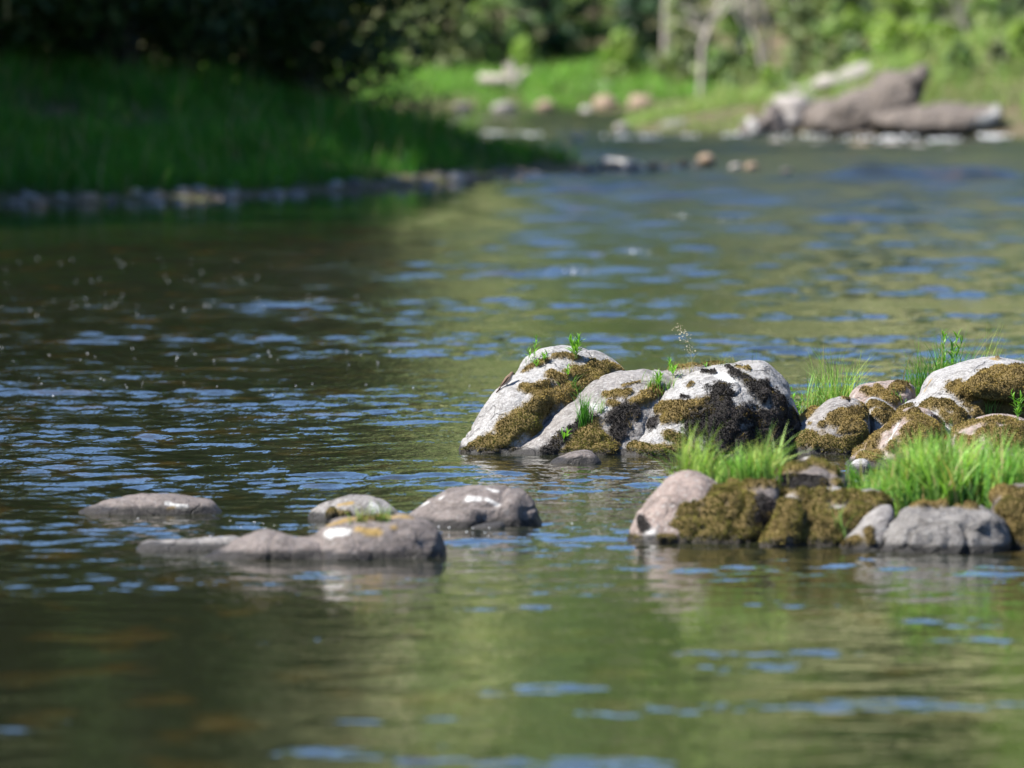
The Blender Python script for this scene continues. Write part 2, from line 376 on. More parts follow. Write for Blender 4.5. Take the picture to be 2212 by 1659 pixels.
MOSSES = []
def rock(name, label, Y0, hulls, mat, strokes=(), vox=.022, smooth=7, amp=.02, fine=.006, seed=0, moss_len=.0125, density=42000, cat='boulder', group=None, subdiv=True):
    bm = bmesh.new()
    for h in hulls: add_hull(bm, h['o'], Y0, **{k: v for k, v in h.items() if k != 'o'})
    tmp = bpy.data.meshes.new('t'); bm.to_mesh(tmp); bm.free()
    o = bpy.data.objects.new('t', tmp); col.objects.link(o)
    md = o.modifiers.new('r', 'REMESH'); md.mode = 'VOXEL'; md.voxel_size = vox * 1.35
    ms = o.modifiers.new('s', 'SMOOTH'); ms.factor = .6; ms.iterations = max(2, int(smooth * .65))
    if subdiv:
        mu = o.modifiers.new('u', 'SUBSURF'); mu.levels = 1; mu.render_levels = 1
    dg = bpy.context.evaluated_depsgraph_get()
    me = bpy.data.meshes.new_from_object(o.evaluated_get(dg)); me.name = name
    bpy.data.objects.remove(o); bpy.data.meshes.remove(tmp)
    V = get_v(me).astype(float); Nn = get_n(me).astype(float)
    off = np.array([seed * 3.7, seed * 1.3, seed * 7.1])
    d = amp * fbm(V * np.array([2.6, 2.6, 3.4]) + off, 3, seed) + fine * fbm(V * 11 + off, 4, seed + 50)
    # worn ledges and cracks
    rid = np.abs(vn(V * np.array([3.1, 3.1, 5.5]) + off * 2, seed + 90)); d -= .8 * amp * np.exp(-(rid / .05) ** 2)
    V2 = V + Nn * d[:, None]
    faces = [tuple(p.vertices) for p in me.polygons]
    bvh = BVHTree.FromPolygons([tuple(v) for v in V2], faces)
    # moss, lichen, stains and some painted shade at places on this stone
    masks = {k: np.zeros(len(V2)) for k in ('moss', 'black', 'pale', 'gold', 'green')}
    camp = Vector((0, 0, CAMH))
    wob = .55 * fbm(V2 * 9 + off, 3, seed + 200) + .45 * fbm(V2 * 34 + off, 2, seed + 210)
    for kind, pts, rpx in strokes:
        seeds = []
        for i in range(len(pts)):
            a = pts[i]; b_ = pts[min(i + 1, len(pts) - 1)]
            n = max(1, int(math.dist(a, b_) / max(rpx * .5, 1)))
            for q in range(n):
                f_ = q / n; x, y = a[0] + (b_[0] - a[0]) * f_, a[1] + (b_[1] - a[1]) * f_
                h = bvh.ray_cast(camp, ray(x, y).normalized())
                if h[0] is not None: seeds.append(h[0])
        if not seeds: continue
        S = np.array(seeds); r = rpx * Y0 / F * 1.72
        mn = np.full(len(V2), 1e9)
        for s_ in S: mn = np.minimum(mn, ((V2 - s_) ** 2 * np.array([1, .8, 1])).sum(1))
        v = np.clip((1.0 - np.sqrt(mn) / r) * 1.0 + .5 * wob + .05, 0, 1) * (np.sqrt(mn) < r * 2.2)
        key = {'b': 'moss', 'g': 'moss', 'k': 'black', 'w': 'pale', 'y': 'gold'}[kind]
        masks[key] = np.maximum(masks[key], v)
        if kind == 'g': masks['green'] = np.maximum(masks['green'], v)
    mm = np.clip((np.maximum(masks['moss'], masks['black']) - .3) * 3, 0, 1)
    V2 = V2 + Nn * (mm * (.012 + .018 * np.clip(.5 + .7 * fbm(V2 * 10 + off, 3, seed + 300), 0, 1.2)))[:, None]
    me.vertices.foreach_set('co', V2.astype(np.float32).ravel()); me.update()
    for k in ('moss', 'black', 'pale', 'gold'): set_f(me, k, masks[k])
    me.polygons.foreach_set('use_smooth', np.ones(len(me.polygons), bool))
    me.materials.append(mat)
    ob = link(name, me); tag(ob, label, cat, group)
    bvh = BVHTree.FromPolygons([tuple(v) for v in V2], faces)
    ROCKS.append((ob, bvh))
    # the moss itself: short shoots standing on the stone; black ones also cover painted shade
    if mm.max() > .2:
        Nn2 = get_n(me).astype(float)
        Fq = np.array([f if len(f) == 4 else f + (f[-1],) for f in faces])
        ctr = V2[Fq].mean(1); area = np.linalg.norm(np.cross(V2[Fq[:, 2]] - V2[Fq[:, 0]], V2[Fq[:, 3]] - V2[Fq[:, 1]]), axis=1) * .5
        mf = np.maximum(masks['moss'], masks['black'])[Fq].mean(1)
        wgt = area * np.clip((mf - .06) * 1.7, 0, 1) ** 1.4 * (ctr[:, 2] > .015)
        n = int(wgt.sum() * density)
        if n > 30:
            r_ = np.random.default_rng(seed + 5)
            fi = r_.choice(len(Fq), n, p=wgt / wgt.sum())
            bw = r_.dirichlet((1, 1, 1, 1), n)
            p = (V2[Fq[fi]] * bw[:, :, None]).sum(1); nn = (Nn2[Fq[fi]] * bw[:, :, None]).sum(1)
            dirv = nn + r_.normal(0, .55, (n, 3)) + np.array([0, 0, .15]); dirv /= np.linalg.norm(dirv, axis=1)[:, None]
            side = np.cross(dirv, r_.normal(0, 1, (n, 3))); side /= np.linalg.norm(side, axis=1)[:, None] + 1e-9
            L = moss_len * r_.uniform(.5, 1.35, n)[:, None]; wdt = moss_len * .33 * r_.uniform(.7, 1.3, n)[:, None]
            p0 = p - nn * .003
            VV = np.stack([p0 - side * wdt, p0 + side * wdt, p0 + dirv * L], 1).reshape(-1, 3)
            FF = np.arange(n * 3).reshape(n, 3)
            blk = (masks['black'][Fq[fi]].mean(1) > masks['moss'][Fq[fi]].mean(1) - .05)
            grn = np.clip(masks['green'][Fq[fi]].mean(1) * 1.2 + .55 * vn(p * 4 + off, 3), 0, 1)[:, None]
            gold = np.array([.40, .29, .10]); dk = np.array([.12, .085, .03]); ol = np.array([.215, .20, .048])
            q = np.clip(.5 + 1.1 * fbm(p * 14 + off, 3, seed + 400), 0, 1)[:, None]
            cc = (gold * q + dk * (1 - q)) * (1 - grn) + (ol * (.45 + .55 * q)) * grn
            cc = np.where(blk[:, None], np.where(fbm(p * 13 + off, 3, seed + 600)[:, None] > .55, cc * .5, np.array([.040, .034, .033]) * (.4 + 2.2 * q ** 2)), cc) * r_.uniform(.65, 1.3, (n, 1))
            t3 = np.repeat(cc, 3, 0); t3[0::3] *= .6; t3[1::3] *= .6
            mo = link('moss', mk_mesh('moss', VV, FF, MOSS, False, t3), ob); mo['kind'] = 'stuff'
    return ob
def hit(px, py):
    best = None; camp = Vector((0, 0, CAMH)); d = ray(px, py).normalized()
    for ob, bvh in ROCKS:
        h = bvh.ray_cast(camp, d)
        if h[0] is not None and (best is None or h[3] < best[2]): best = (h[0], h[1], h[3])
    return best
def wl(y): return G(W / 2, y).y        # distance of a waterline seen at this row

# -- the main pair of boulders in the middle
YA = wl(980) + .38
rock('boulder', 'pale rounded boulder with the small bird on its left shoulder', YA, [
    dict(o=M(c1, [(395, 345), (430, 280), (480, 225), (570, 182), (680, 160), (800, 170), (900, 188), (985, 235), (1065, 300), (1110, 420), (1050, 640), (700, 700), (420, 560)]), dy=.30, t=.42, lean=.1),
    dict(o=M(c1, [(62, 785), (95, 700), (165, 595), (200, 520), (290, 405), (370, 345), (450, 305), (560, 286), (640, 320), (640, 480), (470, 650), (340, 790)]), dy=-.05, t=.34, lean=.35),
    dict(o=M(c1, [(470, 320), (590, 262), (660, 232), (760, 240), (800, 270), (800, 420), (600, 600), (480, 500)]), dy=.10, t=.26, lean=.2),
    dict(o=M(c1, [(160, 780), (300, 640), (470, 480), (640, 380), (780, 340), (960, 300), (1000, 420), (700, 640), (420, 800)]), dy=.12, t=.26, lean=.3),
], ROCK_PALE, [
    ('b', M(c1, [(460, 300), (510, 262), (590, 238)]), 7), ('b', M(c1, [(640, 215), (700, 208), (770, 225)]), 7),
    ('b', M(c1, [(470, 395), (540, 425)]), 11), ('b', M(c1, [(620, 330), (690, 345), (770, 300), (860, 280), (980, 275)]), 17),
    ('b', M(c1, [(780, 350), (880, 320)]), 17), ('b', M(c1, [(740, 400), (640, 440), (560, 500)]), 22), ('b', M(c1, [(590, 380), (560, 430)]), 14),
    ('b', M(c1, [(520, 530), (430, 585), (350, 640)]), 21), ('g', M(c1, [(500, 600), (380, 680), (290, 720)]), 20), ('g', M(c1, [(200, 720), (240, 750), (300, 765)]), 12), ('g', M(c1, [(120, 765), (150, 750)]), 9),
], vox=.02, seed=1, amp=.016)
YB = wl(984) + .40
rock('boulder', 'long grey slab boulder leaning between pale boulder and black-mossed boulder', YB, [
    dict(o=M(c1, [(295, 795), (400, 700), (520, 618), (680, 500), (800, 400), (880, 345), (1000, 312), (1180, 293), (1300, 286), (1420, 420), (1100, 640), (700, 800)]), dy=.0, t=.36, lean=.45),
    dict(o=M(c1, [(1150, 330), (1290, 288), (1350, 265), (1500, 250), (1650, 260), (1700, 400), (1300, 520)]), dy=.25, t=.30, lean=.2),
    dict(o=M(c1, [(640, 800), (720, 690), (800, 600), (870, 570), (950, 620), (1000, 720), (1010, 800)]), dy=-.20, t=.20, lean=.4),
    dict(o=M(c1, [(850, 620), (940, 470), (1060, 420), (1220, 395), (1260, 480), (1100, 660), (960, 760)]), dy=-.10, t=.24, lean=.5),
], ROCK_GREY, [
    ('b', M(c1, [(1290, 290), (1400, 276), (1520, 262), (1640, 260)]), 9), ('b', M(c1, [(1040, 385), (1130, 360)]), 4), ('b', M(c1, [(950, 440), (1060, 425)]), 11),
    ('b', M(c1, [(1230, 415), (1170, 440), (1100, 480)]), 14), ('b', M(c1, [(960, 480), (1000, 490)]), 9), ('g', M(c1, [(850, 620), (800, 680), (760, 745)]), 22), ('g', M(c1, [(900, 690), (950, 730), (880, 775)]), 18), ('g', M(c1, [(810, 760), (700, 775)]), 12),
    ('k', M(c1, [(740, 640), (790, 600)]), 12), ('k', M(c1, [(690, 690), (600, 760)]), 14), ('k', M(c1, [(980, 570), (1070, 515), (1000, 650), (1050, 600)]), 18), ('k', M(c1, [(1110, 560), (1100, 500)]), 9),
    ('w', M(c1, [(860, 500), (1000, 530)]), 7),
], vox=.02, seed=2, amp=.014)
YC = wl(986) + .42
rock('boulder', 'largest boulder, white-topped with shaggy black moss over its right face', YC, [
    dict(o=M(c1, [(935, 800), (1050, 690), (1130, 590), (1240, 460), (1300, 385), (1400, 330), (1540, 285), (1660, 268), (1740, 300), (1760, 480), (1640, 800)]), dy=-.02, t=.36, lean=.42),
    dict(o=M(c1, [(1500, 300), (1650, 268), (1750, 247), (1850, 241), (1905, 290), (1985, 380), (2005, 480), (2055, 570), (2060, 640), (2000, 800), (1450, 800)]), dy=.16, t=.40, lean=.15),
    dict(o=M(c1, [(1600, 360), (1700, 330), (1790, 420), (1800, 620), (1750, 800), (1400, 800), (1480, 520)]), dy=-.16, t=.20, lean=.3),
], ROCK_PALE, [
    ('b', M(c1, [(1190, 530), (1300, 505), (1420, 500), (1520, 475)]), 15), ('b', M(c1, [(1290, 570), (1440, 560), (1500, 570)]), 14), ('b', M(c1, [(1130, 620), (1190, 570)]), 9), ('b', M(c1, [(1290, 385), (1260, 430)]), 7), ('b', M(c1, [(1420, 390), (1440, 370)]), 4),
    ('b', M(c1, [(1700, 275), (1760, 285)]), 6), ('g', M(c1, [(1040, 740), (1180, 755), (1300, 770), (1420, 760)]), 15), ('g', M(c1, [(1300, 660), (1380, 700)]), 12), ('g', M(c1, [(1100, 690), (1140, 640)]), 7),
    ('k', M(c1, [(1210, 600)]), 15), ('k', M(c1, [(1600, 440), (1560, 560), (1450, 630), (1640, 600), (1760, 560)]), 26), ('k', M(c1, [(1700, 310), (1780, 380), (1850, 460)]), 12), ('k', M(c1, [(1880, 420), (1950, 480), (1990, 580)]), 24),  # black moss, spread to also carry the shade of the right face
    ('k', M(c1, [(1590, 700), (1750, 690), (1900, 670), (1980, 640)]), 38), ('k', M(c1, [(1800, 560), (1880, 560), (1940, 620)]), 26), ('k', M(c1, [(1640, 760), (1850, 760)]), 24), ('k', M(c1, [(1380, 450), (1420, 455)]), 5), ('k', M(c1, [(1500, 300), (1560, 310)]), 4), ('k', M(c1, [(1650, 275), (1690, 300)]), 5),
    ('w', M(c1, [(1600, 320), (1680, 350)]), 9), ('w', M(c1, [(1540, 560), (1560, 590)]), 8), ('w', M(c1, [(1220, 490), (1210, 530)]), 8),
], vox=.02, seed=3, amp=.02)
rock('boulder', 'small low dark stone in the water before the grey slab boulder', wl(1002) + .1, [
    dict(o=M(c1, [(600, 840), (640, 800), (720, 765), (800, 754), (860, 768), (908, 815), (912, 842)]), t=.13, lean=.1)], ROCK_BROWN, vox=.012, seed=4, amp=.006, smooth=5)

# -- the mossy group on the right
YM = wl(982) + .36
rock('boulder', 'mossy round boulder with one bare grey patch on its top', YM, [
    dict(o=M(c2, [(150, 1130), (230, 985), (400, 860), (560, 760), (680, 690), (790, 662), (860, 672), (930, 700), (1000, 790), (1010, 900), (960, 1140)]), t=.36, lean=.35)],
    ROCK_GREY, [('b', M(c2, [(260, 980), (400, 890), (540, 790)]), 13), ('g', M(c2, [(330, 1030), (480, 1010), (620, 1040), (760, 1080), (860, 1030)]), 20), ('b', M(c2, [(780, 800), (880, 830), (950, 760)]), 15),
                ('b', M(c2, [(720, 850), (820, 910), (930, 930)]), 17), ('b', M(c2, [(520, 880)]), 4), ('b', M(c2, [(620, 885)]), 8), ('b', M(c2, [(780, 682), (830, 690)]), 4), ('g', M(c2, [(880, 1000), (960, 980)]), 14)], vox=.02, seed=5, amp=.014)
rock('boulder', 'small knobbed boulder wedged behind the mossy round boulder', YM + .35, [
    dict(o=M(c2, [(945, 760), (970, 690), (1010, 658), (1060, 672), (1130, 715), (1200, 745), (1220, 860), (1080, 990), (960, 1000)]), t=.30, lean=.2)],
    ROCK_PALE, [('b', M(c2, [(1000, 720), (1090, 735), (1160, 780)]), 13), ('b', M(c2, [(1060, 800), (1130, 840), (1180, 800)]), 14), ('b', M(c2, [(980, 870)]), 8)], vox=.02, seed=6, amp=.014)
rock('boulder', 'low brown mossy boulder at the back between two grass clumps', YM + 1.25, [
    dict(o=M(c2, [(820, 690), (850, 640), (900, 600), (990, 578), (1140, 572), (1250, 545), (1330, 555), (1360, 640), (1330, 760), (850, 760)]), t=.35, lean=.1)],
    ROCK_PINK, [('b', M(c2, [(960, 610), (1050, 650), (1150, 650), (1250, 570)]), 11), ('b', M(c2, [(1050, 600), (1120, 680), (1200, 690)]), 10), ('y', M(c2, [(1280, 560), (1320, 600)]), 10)], vox=.022, seed=7, amp=.018)
rock('boulder', 'big smooth grey boulder at the right edge with brown moss hanging down', YM + .55, [
    dict(o=M(c2, [(1370, 640), (1430, 520), (1480, 472), (1600, 423), (1750, 378), (1850, 353), (1960, 348), (2070, 362), (2240, 395), (2500, 520), (2650, 800), (2500, 1000), (1700, 1000), (1480, 800)]), dy=.25, t=.55, lean=.05),
    dict(o=M(c2, [(1190, 752), (1300, 690), (1400, 650), (1520, 610), (1660, 600), (1700, 800), (1600, 950), (1250, 900)]), dy=-.05, t=.34, lean=.3),
    dict(o=M(c2, [(1420, 760), (1560, 690), (1680, 680), (1760, 760), (1740, 900), (1600, 1000)]), dy=-.20, t=.24, lean=.2),
    dict(o=M(c2, [(1700, 560), (1800, 500), (2000, 440), (2250, 420), (2500, 560), (2400, 640), (1800, 640)]), dy=-.25, t=.20, lean=.1, zmin=.35),
], ROCK_PALE, [('b', M(c2, [(1660, 600), (1740, 620), (1830, 530), (1900, 480), (2050, 460), (2200, 440)]), 16), ('b', M(c2, [(1900, 560), (2100, 540), (2230, 520)]), 22), ('b', M(c2, [(1800, 660), (1950, 640), (2100, 640), (2220, 620)]), 24), ('b', M(c2, [(1850, 760), (2050, 760), (2200, 740)]), 24),
               ('b', M(c2, [(1460, 730), (1570, 720), (1700, 790)]), 15), ('b', M(c2, [(1600, 830), (1680, 860)]), 17), ('y', M(c2, [(1430, 620), (1470, 540)]), 5), ('y', M(c2, [(1960, 365), (2010, 375)]), 5), ('b', M(c2, [(2000, 362)]), 4), ('b', M(c2, [(1300, 745), (1250, 770)]), 8)], vox=.024, seed=8, amp=.014)
rock('boulder', 'pointed mossy ridge boulder with a pale streak down its front', wl(1012) + .42, [
    dict(o=M(c2, [(740, 1240), (830, 1130), (1000, 990), (1120, 900), (1230, 800), (1320, 763), (1420, 768), (1500, 820), (1590, 905), (1700, 1000), (1750, 1240)]), dy=.05, t=.32, lean=.45)],
    ROCK_PINK, [('b', M(c2, [(880, 1110), (1000, 1010), (1150, 900), (1240, 820)]), 11), ('b', M(c2, [(1310, 820), (1400, 850), (1320, 930), (1440, 900)]), 17), ('b', M(c2, [(1490, 880), (1550, 950)]), 14), ('b', M(c2, [(1290, 1000), (1400, 1000)]), 18), ('b', M(c2, [(1180, 1060), (1280, 1080)]), 14), ('b', M(c2, [(950, 1130), (1050, 1140)]), 14), ('b', M(c2, [(1500, 1000), (1600, 1020)]), 18), ('b', M(c2, [(1040, 1010), (1000, 1080)]), 13),
                ('k', M(c2, [(1510, 860), (1560, 900)]), 9), ('w', M(c2, [(1470, 822), (1520, 850)]), 4), ('w', M(c2, [(1220, 870), (1150, 1020)]), 3)], vox=.02, seed=9, amp=.016)
rock('boulder', 'low mossy boulder behind the tall grass at the right edge', wl(1022) + .5, [
    dict(o=M(c2, [(1600, 1000), (1640, 940), (1710, 880), (1850, 825), (2000, 798), (2150, 815), (2300, 900), (2400, 1100), (2300, 1250), (1600, 1250)]), dy=.05, t=.40, lean=.25)],
    ROCK_PINK, [('b', M(c2, [(1680, 940), (1800, 880), (1950, 845), (2100, 860), (2200, 900)]), 13), ('b', M(c2, [(1900, 930), (2050, 960), (2170, 950)]), 18), ('b', M(c2, [(1700, 1010), (1800, 1020)]), 14), ('b', M(c2, [(2000, 1010), (2150, 1040)]), 18)], vox=.022, seed=10, amp=.016)
rock('boulder', 'small pale stone at the water below the pointed ridge boulder', wl(1022) + .12, [
    dict(o=M(c2, [(800, 1275), (850, 1190), (920, 1150), (985, 1150), (1000, 1275)]), t=.14, lean=.15)], ROCK_PALE, vox=.016, seed=11, amp=.01)
rock('hummock', 'low grassy hummock of stone and turf behind the mossy boulders', YM + 1.75, [
    dict(o=[(1680, 925), (1720, 893), (1850, 880), (1990, 858), (2100, 850), (2280, 850), (2330, 925)], t=.45)], ROCK_BROWN, [('g', [(1720, 900), (1850, 885), (2000, 870), (2200, 860)], 14)], vox=.04, seed=12, cat='hummock', subdiv=False, density=6000)

# -- the grassy islet nearer to the camera
YN = wl(1173)
rock('boulder', 'smooth pinkish boulder forming the left end of the grassy islet', YN + .30, [
    dict(o=M(c3, [(138, 630), (155, 540), (195, 440), (285, 340), (360, 268), (440, 232), (540, 240), (640, 320), (560, 630)]), t=.30, lean=.35)],
    ROCK_PINK, [('k', M(c3, [(215, 490), (235, 540)]), 8), ('g', M(c3, [(165, 600), (200, 605)]), 8), ('g', M(c3, [(320, 595), (380, 600)]), 8), ('w', M(c3, [(255, 580)]), 12)], vox=.022, seed=13, amp=.014)
rock('boulder', 'broad brown mossy boulder at the front of the grassy islet', YN + .34, [
    dict(o=M(c3, [(250, 625), (275, 480), (355, 365), (490, 343), (640, 310), (760, 285), (880, 280), (960, 330), (920, 460), (860, 625)]), t=.36, lean=.45)],
    ROCK_BROWN, [('g', M(c3, [(350, 430), (330, 520), (370, 580)]), 24), ('g', M(c3, [(450, 400), (430, 520), (500, 590)]), 30), ('g', M(c3, [(580, 350), (600, 450), (600, 580)]), 34), ('g', M(c3, [(730, 330), (740, 440), (720, 580)]), 34), ('g', M(c3, [(820, 560)]), 24), ('k', M(c3, [(850, 400), (870, 470), (840, 500)]), 20), ('g', M(c3, [(820, 310), (900, 310)]), 16)],  # the black stroke is shadow painted into the stone's colour
    vox=.022, seed=14, amp=.022, moss_len=.014, density=34000)
rock('boulder', 'humped mossy boulder rising highest in the middle of the islet', YN + .72, [
    dict(o=M(c3, [(820, 400), (880, 268), (960, 200), (1050, 158), (1130, 163), (1230, 210), (1300, 270), (1300, 420), (1200, 600), (850, 600)]), t=.32, lean=.3)],
    ROCK_BROWN, [('g', M(c3, [(900, 270), (1000, 215), (1100, 205), (1220, 240)]), 17), ('k', M(c3, [(960, 300), (1050, 295), (1150, 300)]), 17), ('g', M(c3, [(900, 340), (960, 370)]), 16), ('w', M(c3, [(1040, 165), (1090, 168)]), 6), ('g', M(c3, [(1240, 300)]), 14)], vox=.022, seed=15, amp=.018)  # black stroke below the hump paints in its shadow
rock('boulder', 'ridged mossy boulder with a bare grey crest in the islet middle', wl(1182) + .30, [
    dict(o=M(c3, [(815, 640), (870, 540), (920, 440), (980, 360), (1040, 332), (1070, 350), (1010, 480), (980, 640)]), dy=-.05, t=.22, lean=.4),
    dict(o=M(c3, [(960, 640), (1020, 460), (1090, 340), (1180, 328), (1300, 338), (1460, 350), (1545, 400), (1420, 520), (1280, 640)]), dy=.06, t=.28, lean=.4)],
    ROCK_GREY, [('g', M(c3, [(880, 560), (950, 490)]), 12), ('g', M(c3, [(870, 610), (930, 600)]), 20), ('g', M(c3, [(960, 420), (930, 500)]), 14), ('g', M(c3, [(1010, 420), (990, 540)]), 18), ('g', M(c3, [(1080, 370), (1150, 360), (1080, 450), (1150, 500)]), 25), ('g', M(c3, [(1030, 580), (1150, 600)]), 26), ('g', M(c3, [(1250, 380), (1400, 375), (1480, 390)]), 22), ('g', M(c3, [(1350, 440), (1250, 500), (1210, 590)]), 26)],
    vox=.02, seed=16, amp=.02, moss_len=.014, density=34000)
rock('boulder', 'narrow grey leaning stone beside the blocky islet boulder', wl(1188) + .16, [
    dict(o=M(c3, [(1225, 655), (1330, 590), (1380, 530), (1410, 450), (1470, 408), (1530, 415), (1545, 440), (1480, 550), (1420, 665)]), t=.16, lean=.3)],
    ROCK_GREY, [('b', M(c3, [(1420, 610), (1400, 560)]), 9), ('b', M(c3, [(1290, 620), (1340, 595)]), 14)], vox=.018, seed=17, amp=.012)
rock('boulder', 'blocky bare grey boulder at the front right of the islet', wl(1195) + .30, [
    dict(o=M(c3, [(1420, 675), (1455, 590), (1520, 490), (1600, 436), (1750, 422), (1900, 428), (2030, 418), (2095, 470), (2135, 560), (2140, 675)]), t=.28, lean=.12),
], ROCK_SLATE, [('b', M(c3, [(1540, 440), (1600, 425), (1720, 418), (1850, 422), (1960, 430)]), 8)], vox=.02, seed=18, amp=.035, fine=.016, smooth=4)
rock('boulder', 'dark olive mossy boulder cut by the right edge beside the islet grass', wl(1190) + .45, [
    dict(o=M(c3, [(2030, 670), (2020, 450), (2050, 340), (2150, 300), (2300, 310), (2500, 420), (2600, 670)]), dy=.1, t=.40, lean=.2)],
    ROCK_BROWN, [('g', M(c3, [(2150, 420), (2180, 520), (2160, 620)]), 32), ('b', M(c3, [(2090, 350), (2180, 350)]), 20), ('g', M(c3, [(2210, 400), (2210, 560)]), 28)], vox=.026, seed=19, amp=.03)
rock('hummock', 'mossy turf hummock carrying the bright islet grass', YN + .95, [
    dict(o=M(c3, [(420, 620), (440, 380), (560, 350), (900, 345), (1240, 370), (1500, 385), (2040, 400), (2300, 420), (2350, 620)]), t=.40, lean=.1),
    dict(o=M(c3, [(1440, 480), (1560, 375), (1700, 362), (1900, 380), (1960, 430), (1900, 560)]), dy=-.45, t=.22)], ROCK_BROWN,
    [('b', M(c3, [(1540, 400), (1680, 380), (1800, 385), (1930, 420)]), 16), ('g', M(c3, [(480, 375), (700, 360)]), 16), ('g', M(c3, [(1240, 390), (1450, 395)]), 14), ('b', M(c3, [(2040, 360), (2080, 400)]), 16)], vox=.03, seed=20, amp=.02, cat='hummock', subdiv=False)
rock('stone', 'small rusty red stone at the foot of the islet moss', wl(1172) + .05, [
    dict(o=M(c3, [(395, 612), (430, 600), (470, 572), (505, 580), (510, 612)]), t=.05)], plain('rusty_stone', (.30, .12, .07), (.2, .085, .055), 20, .7), vox=.012, seed=21, amp=.004, cat='stone', subdiv=False)

# -- the low stones on the left
rock('boulder', 'low whale-backed grey stone alone at the far left', wl(1112) + .26, [
    dict(o=M(c4, [(105, 222), (160, 185), (260, 155), (350, 137), (480, 129), (600, 137), (690, 155), (722, 190), (745, 222)]), t=.24)], ROCK_BROWN, [('w', M(c4, [(490, 172), (570, 188)]), 6), ('y', M(c4, [(500, 195), (520, 190)]), 5)], vox=.018, seed=22, amp=.012, fine=.008, smooth=5)
rock('boulder', 'small flecked stone with an olive moss patch between the left stones', wl(1127) + .2, [
    dict(o=M(c4, [(1070, 252), (1100, 200), (1180, 165), (1260, 141), (1340, 137), (1420, 164), (1478, 210), (1490, 252)]), t=.20)], ROCK_GREY, [('g', M(c4, [(1180, 212), (1250, 218)]), 9), ('y', M(c4, [(1220, 180), (1270, 170)]), 6), ('w', M(c4, [(1360, 190)]), 10)], vox=.018, seed=23, amp=.012)
rock('boulder', 'domed brown-grey stone splashed with white droppings', wl(1139) + .32, [
    dict(o=M(c4, [(1470, 255), (1500, 220), (1580, 170), (1680, 120), (1770, 102), (1850, 97), (1920, 108), (2000, 113), (2052, 170), (2090, 280)]), t=.28, lean=.1),
    dict(o=M(c4, [(1590, 270), (1640, 200), (1720, 165), (1810, 175), (1850, 270)]), dy=-.2, t=.16, lean=.2)],
    ROCK_BROWN, [('w', M(c4, [(1565, 182), (1585, 172)]), 7), ('w', M(c4, [(1650, 148)]), 5), ('w', M(c4, [(1765, 150), (1800, 155)]), 8), ('w', M(c4, [(1840, 155), (1890, 180)]), 5), ('w', M(c4, [(1850, 112), (1880, 120)]), 5)], vox=.018, seed=24, amp=.016, fine=.009, smooth=5)
rock('stone', 'flat little stone in the water before the white-splashed domed stone', wl(1143) + .06, [
    dict(o=M(c4, [(1765, 282), (1800, 262), (1860, 250), (1910, 252), (1925, 282)]), t=.08)], ROCK_GREY, vox=.012, seed=25, amp=.004, cat='stone', subdiv=False)
YR = wl(1209)
rock('boulder', 'long low front stone with a grass tuft and golden lichen on top', YR + .30, [
    dict(o=M(c4, [(628, 422), (700, 375), (800, 320), (860, 300), (930, 290), (1080, 320), (1290, 372), (1300, 422)]), dy=-.02, t=.24),
    dict(o=M(c4, [(1090, 420), (1105, 325), (1160, 270), (1240, 234), (1400, 220), (1500, 222), (1582, 243), (1642, 310), (1680, 415)]), dy=.03, t=.28, lean=.15),
    dict(o=M(c4, [(1100, 420), (1180, 370), (1290, 350), (1360, 380), (1380, 420)]), dy=-.2, t=.14)],
    ROCK_BROWN, [('y', M(c4, [(1190, 255), (1280, 235), (1400, 232), (1510, 230)]), 10), ('y', M(c4, [(1300, 280), (1380, 300)]), 9), ('y', M(c4, [(1450, 275)]), 8), ('b', M(c4, [(1300, 245), (1400, 240)]), 6), ('w', M(c4, [(1180, 300), (1250, 290)]), 9)], vox=.018, seed=26, amp=.02, fine=.010, smooth=4)
rock('boulder', 'thin flat stone barely above the water at left of the long stone', wl(1190) + .12, [
    dict(o=M(c4, [(355, 384), (380, 334), (420, 326), (560, 335), (790, 314), (860, 335), (820, 384)]), t=.14)], ROCK_GREY, vox=.016, seed=27, amp=.006)

# ------------------------------------------------------------------ vegetation builders
def blades(base, hgt, wid, lean_dir, lean, nseg, tint, tip=.25):
    """tapered, bending strips; base (n,3), lean_dir (n,2) unit, lean = horizontal reach / height"""
    n = len(base); V = []; C = []
    face = rng.uniform(0, 2 * np.pi, n); sx, sy = np.cos(face), np.sin(face)
    for i in range(nseg + 1):
        t = i / nseg
        off = hgt * lean * t ** 2
        z = hgt * t * (1 - .28 * np.clip(lean, 0, 1.4) * t)
        c = base + np.stack([lean_dir[:, 0] * off, lean_dir[:, 1] * off, z], 1)
        w = wid * .5 * (1 - t ** 1.6) if i < nseg else wid * 0
        sd = np.stack([sx * w, sy * w, 0 * w], 1)
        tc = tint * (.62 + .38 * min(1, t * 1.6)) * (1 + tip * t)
        if i < nseg: V += [c - sd, c + sd]; C += [tc, tc]
        else: V += [c]; C += [tc]
    k = 2 * nseg + 1
    V = np.stack(V, 1).reshape(-1, 3); C = np.stack(C, 1).reshape(-1, 3)
    b = (np.arange(n) * k)[:, None]
    Q = np.concatenate([b + np.array([[2 * i, 2 * i + 1, 2 * i + 3, 2 * i + 2]]) for i in range(nseg - 1)]) if nseg > 1 else np.zeros((0, 4), int)
    T = b + np.array([[2 * nseg - 2, 2 * nseg - 1, 2 * nseg]])
    return V, [f for f in (Q, T) if len(f)], C
def udir(n):
    a = rng.uniform(0, 2 * np.pi, n); return np.stack([np.cos(a), np.sin(a)], 1)
